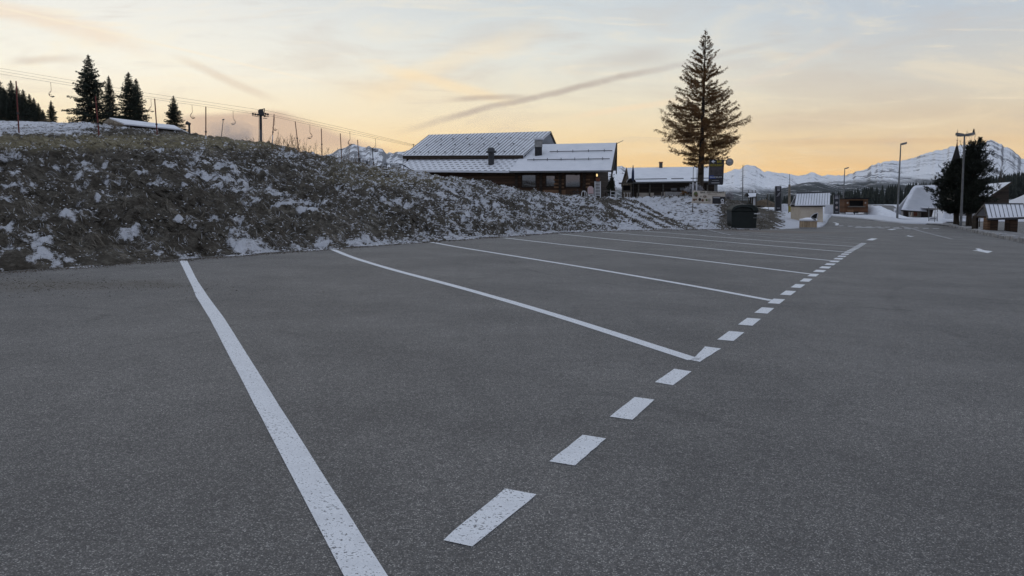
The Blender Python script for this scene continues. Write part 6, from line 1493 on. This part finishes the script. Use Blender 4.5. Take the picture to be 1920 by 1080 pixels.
marker(698, 277, 700.5, 314, 'dark_metal', 'thin short marker pole right of the rocky summit')
YL = 66; p = at(413, 263, YL); t = empty('snow_lance', p, 'leaning thin snow lance spraying mist left of the pylon', 'snow lance')
b = MB(); b.tube(p - up * .4, at(418.6, 225, YL), .035, .025, 7); b.build('lance', 'galvanised', t); b = MB(); b.tube(at(417, 224.6, YL), at(420.6, 223.8, YL), .05, .05, 8); b.build('nozzle', 'galvanised', t)
YU = 64; p = at(355.5, 252, YU); t = empty('snow_gun', p, 'stubby dark snow gun on a thick post at the shed end', 'snow gun')
b = MB(); b.tube(p - up * .4, at(354.6, 233, YU), .085, .075, 10); b.build('post', 'dark_metal', t); b = MB(); b.tube(at(350, 230.4, YU), at(356.6, 233.2, YU), .13, .11, 12); b.build('barrel', 'dark_metal', t); b = MB(); b.tube(at(349.6, 230.2, YU), at(350.4, 230.6, YU), .15, .15, 12); b.build('barrel_rim', 'black', t)
# low shed
YW = 86; Zs = lambda x, y: (100 + x / 6.354, 90 + y / 6.354)
p = at(260, 245, YW); t = empty('slope_shed', p, 'low shed whose snowy roof shows above the grassy mound', 'shed')
ra, rb_, rc_, rd2 = at(*Zs(670, 828), YW), at(*Zs(1440, 920), YW - 2), at(*Zs(1522, 967), YW - 4), at(*Zs(850, 900), YW - 2.5)
slab([rd2, rc_, rb_, ra], .12, 'roof_snow', 'roof', t); b = MB(); b.prism([at(*Zs(596, 880), YW + .2), at(*Zs(596, 960), YW + .2), at(*Zs(850, 960), YW - 2.3), rd2 + Vector((-.1, 0, -.12)), ra + Vector((-.1, 0, -.1))], (.3, .4, 0)); b.build('gable_wall', 'bark_pale', t)
b = MB(); b.prism([rd2 + Vector((0, .2, -.15)), rc_ + Vector((-.3, .3, -.15)), rc_ + Vector((-.3, .3, -2)), rd2 + Vector((0, .2, -2))], (0, .3, 0)); b.build('front_wall', 'dark_wood', t)
slab([ra, rb_, rb_ + Vector((1, 3, -.8)), ra + Vector((-1, 3, -.8))], .12, 'roof_snow', 'roof_rear', t)
# railing and steps at the chalet's left end
YJ = 60; p = at(748, 322, YJ); t = empty('stair_railing', p, 'dark steel stair railing at the left end of the big chalet', 'railing')
for x0, y0, x1, y1 in ((720, 307.6, 752, 307.4), (752, 307.4, 785, 327), (756, 309, 781, 325), (727, 314, 750, 314)): b = MB(); b.tube(at(x0, y0, YJ), at(x1, y1, YJ), .03, .03, 6); b.build('rail', 'dark_metal', t)
for x, y0, y1 in ((725, 307.6, 320), (732.5, 307.6, 321), (750, 307.4, 322), (757, 310, 323.5), (768, 317.2, 325)): b = MB(); b.tube(at(x, y0, YJ), at(x, y1, YJ), .03, .03, 6); b.build('baluster', 'dark_metal', t)
b = MB(); b.boxpx(733.5, 747.5, 309, 320, YJ + .5, .1); b.build('screen', 'concrete', t); b = MB(); b.polypx([(744.5, 318.5), (743, 311), (747, 310), (749, 316)], YJ + .2, .05); b.build('cloth', 'white_paint', t)
t = lineup('snow_deck', 702, 313, 61, 'low dark platform edge left of the stair railing', 'platform'); b = MB(); b.boxpx(685, 720, 311.3, 313.2, 61, 1.5); b.build('deck', 'grey_wood', t); b = MB(); b.boxpx(687, 716, 313.2, 316, 61.2, 1.2); b.build('deck_base', 'dark_wood', t)
t = lineup('junction_box', 673.5, 313, 60, 'small dark cabinet at the foot of the pole by the rocky peak', 'cabinet'); b = MB(); b.boxpx(671.8, 675.3, 297, 306.5, 60, .25); b.build('cabinet', 'dark_metal', t); b = MB(); b.boxpx(671.4, 675.7, 296.2, 297, 59.97, .3); b.build('cabinet_lid', 'dark_metal', t)
t = lineup('deck_post', 688, 312, 61.5, 'squat dark post standing on the low platform', 'post'); b = MB(); b.boxpx(686.4, 689.2, 303, 311.3, 61.5, .2); b.build('post', 'dark_metal', t); b = MB(); b.boxpx(685.9, 689.7, 302.3, 303, 61.45, .3); b.build('post_cap', 'dark_metal', t)

# ------------------------------------------------------------------ chairlift
YV = 160.0
p = at(489, 290, YV); py_ = empty('lift_pylon', p, 'dark steel chairlift pylon with wheel trains and a ladder', 'pylon')
b = MB(); b.tube(p - up * 2, at(488.6, 205, YV), .27, .24, 12); b.build('tower', 'dark_metal', py_)
z4 = lambda x, y: (460 + x / 12, 190 + y / 12)
b = MB(); b.polypx([z4(300, 215), z4(340, 180), z4(400, 180), z4(425, 330), z4(320, 330)], YV, .6, .5); b.build('head', 'dark_metal', py_)
b = MB(); b.path([at(*z4(345, 190), YV), at(*z4(435, 165), YV), at(*z4(420, 300), YV)], .08, 6); b.build('lifting_frame', 'dark_metal', py_)
for (xa, ya, xb, yb, dep) in ((160, 280, 320, 310, -1.2), (405, 275, 525, 295, -1.2), (150, 318, 310, 350, 1.2), (400, 330, 530, 345, 1.2), (395, 378, 490, 385, 0)):
    b = MB(); b.tube(at(*z4(xa, ya), YV + dep), at(*z4(xb, yb), YV + dep), .06, .06, 6); b.build('wheel_beam', 'dark_metal', py_)
for (x, y, dep) in ((170, 282, -1.2), (225, 292, -1.2), (280, 302, -1.2), (455, 282, -1.2), (505, 292, -1.2), (435, 330, 1.2)):
    c = at(*z4(x, y), YV + dep); b = MB(); b.disc(c, .2, .1, 14); b.build('sheave', 'black', py_)
b = MB(); b.tube(at(485.2, 221, YV), at(485.2, 275, YV), .03, .03, 4); b.tube(at(486.6, 221, YV), at(486.6, 275, YV), .02, .02, 4)
for k in range(16): b.tube(at(485.2, 223 + k * 3.3, YV), at(487, 223 + k * 3.3, YV), .02, .02, 4)
b.build('ladder', 'galvanised', py_)
cabs = [([(-60, 119), (0, 128), (146, 152.5), (273, 174), (400, 193), (485, 205.5), (502, 207.5), (640, 239), (775, 271), (800, 277)], 0, 'upper'), ([(-60, 124), (0, 133), (150, 159), (273, 180.5), (400, 198), (474, 210.5), (506, 214.5), (640, 243), (775, 272.5), (800, 278)], -1.2, 'middle'),
        ([(-60, 128), (0, 138.5), (146, 162.5), (273, 184), (400, 202), (472, 213), (509, 218), (640, 247), (776, 274.5), (800, 280)], 1.2, 'lowest')]
for pts_, dep, nm in cabs:
    b = MB(); b.path([at(x, y, YV + dep) for x, y in pts_], .019, 5); tag(b.build('lift_cable', 'dark_metal'), nm + ' of the three chairlift cables running over the pylon', 'cable', 'chairlift cables')
p = at(775.5, 275, YV); t = empty('cable_hanger', p, 'thin cable support just above the left roof edge of the big chalet', 'support'); b = MB(); b.tube(at(775.5, 270, YV), at(775.5, 300, YV), .06, .06, 6); b.build('mast', 'dark_metal', t); b = MB(); b.tube(at(773, 270.5, YV), at(777, 271, YV), .05, .05, 6); b.build('crossarm', 'dark_metal', t)
def chair_parts():
    t = empty('lift_chair', (0, 0, 0), 'x', 'lift chair', 'chairs of the chairlift'); r_ = .032
    b = MB(); b.path([(0, 0, 0.05), (.02, 0, -1.25), (0.02, 0, -1.45)], r_ * 1.15, 6); b.build('hanger', 'rust_pole', t)
    for s in (-.42, .42):
        b = MB(); b.path([(.02, 0, -1.42), (-.12, s * .8, -1.62), (-.36, s, -1.95), (-.34, s, -2.25), (-.10, s, -2.52), (.2, s, -2.55), (.42, s, -2.42)], r_, 5); b.build('side_frame', 'rust_pole', t)
    b = MB(); b.prism([(-.12, -.45, -2.52), (.12, -.45, -2.60), (.46, -.45, -2.44), (.44, -.45, -2.38), (.12, -.45, -2.5), (-.1, -.45, -2.44)], (0, .9, 0)); b.build('seat', 'black', t)
    b = MB(); b.path([(-.33, -.42, -2.2), (-.05, -.42, -2.18), (.12, -.42, -2.22), (.16, -.42, -2.5)], r_ * .8, 5); b.build('armrest', 'rust_pole', t)
    b = MB(); b.prism([(-.36, -.4, -2.3), (-.30, -.4, -2.3), (-.26, -.4, -2.1), (-.32, -.4, -2.1)], (0, .8, 0)); b.build('backrest', 'dark_metal', t)
    return t
ch0 = chair_parts()
CH = [(95, 155, 0, 'leftmost lift chair, alone against the sky left of the tallest spruce', 1.05), (185, 168.5, 0, 'lift chair half hidden before the tallest spruce', 1), (283, 185.5, 0, 'lift chair beside the red pole at the shed', .95), (360, 196.5, 0, 'lift chair right of the lone misty spruce', 1), (437, 208, 3.1, 'lift chair just left of the pylon, facing left', 1),
      (514.5, 219, 0, 'lift chair right against the pole beside the pylon', 1), (581, 234.5, 3.1, 'lift chair, second to the right of the pylon', 1), (656, 247, 0, 'lift chair above the left shoulder of the rocky peak', 1), (704, 260, .4, 'rightmost lift chair, in front of the rocky peak', .95)]
for i_, (x, y, rz, lb, sc) in enumerate(CH):
    o = ch0 if i_ == 0 else copy_tree(ch0)
    o.location = at(x, y, YV + 1.2); o.rotation_euler = (0, 0, rz + .35); o.scale = (sc, sc, sc); o['label'] = lb

# drifting artificial snow under the lance
def mist_volume():
    b = MB(); c = at(432, 268, 74); b.lathe((c.x, c.y, c.z - 1.2), [(2.6, 0), (3.6, 1.0), (3.0, 2.2), (1.6, 3.0), (.4, 3.4)], 20)
    m = bpy.data.materials.new('drifting_mist'); m.use_nodes = True; t = m.node_tree; t.nodes.clear(); MATS['drifting_mist'] = m
    out = t.nodes.new('ShaderNodeOutputMaterial'); pv = t.nodes.new('ShaderNodeVolumePrincipled'); pv.inputs['Color'].default_value = (.9, .9, .95, 1)
    p = objco(t); nn = NOISE(t, p, .6, 3, .6); tcg = N(t, 'ShaderNodeTexCoord'); mpn = N(t, 'ShaderNodeMapping'); mpn.inputs['Location'].default_value = (-1, -1, -.9); mpn.inputs['Scale'].default_value = (2, 2, 1.8); t.links.new(tcg.outputs['Generated'], mpn.inputs[0])
    ln = N(t, 'ShaderNodeVectorMath', operation='LENGTH'); t.links.new(mpn.outputs[0], ln.inputs[0])
    t.links.new(M_(t, 'MULTIPLY', M_(t, 'MULTIPLY', SS(t, ln.outputs['Value'], 1.0, .2), SS(t, nn, .35, .65)), .5), pv.inputs['Density']); t.links.new(pv.outputs[0], out.inputs['Volume'])
    tag(b.build('snow_mist', 'drifting_mist'), 'thin drifting mist of artificial snow around the snow lance', 'mist', None, 'stuff')
mist_volume()

# ------------------------------------------------------------------ the cold air between here and the mountains
def haze():
    b = MB(); b.box(-8800, 8800, -6600, 8800, -16, 470)
    m = bpy.data.materials.new('haze_air'); m.use_nodes = True; t = m.node_tree; t.nodes.clear(); MATS['haze_air'] = m
    out = t.nodes.new('ShaderNodeOutputMaterial'); pv = t.nodes.new('ShaderNodeVolumePrincipled'); pv.inputs['Color'].default_value = (.80, .86, .95, 1)
    pv.inputs['Density'].default_value = 0.000025; pv.inputs['Anisotropy'].default_value = 0.0
    t.links.new(pv.outputs[0], out.inputs['Volume']); tag(b.build('haze', 'haze_air'), 'faint blue morning haze in front of the far mountains', 'haze', None, 'stuff')
haze()
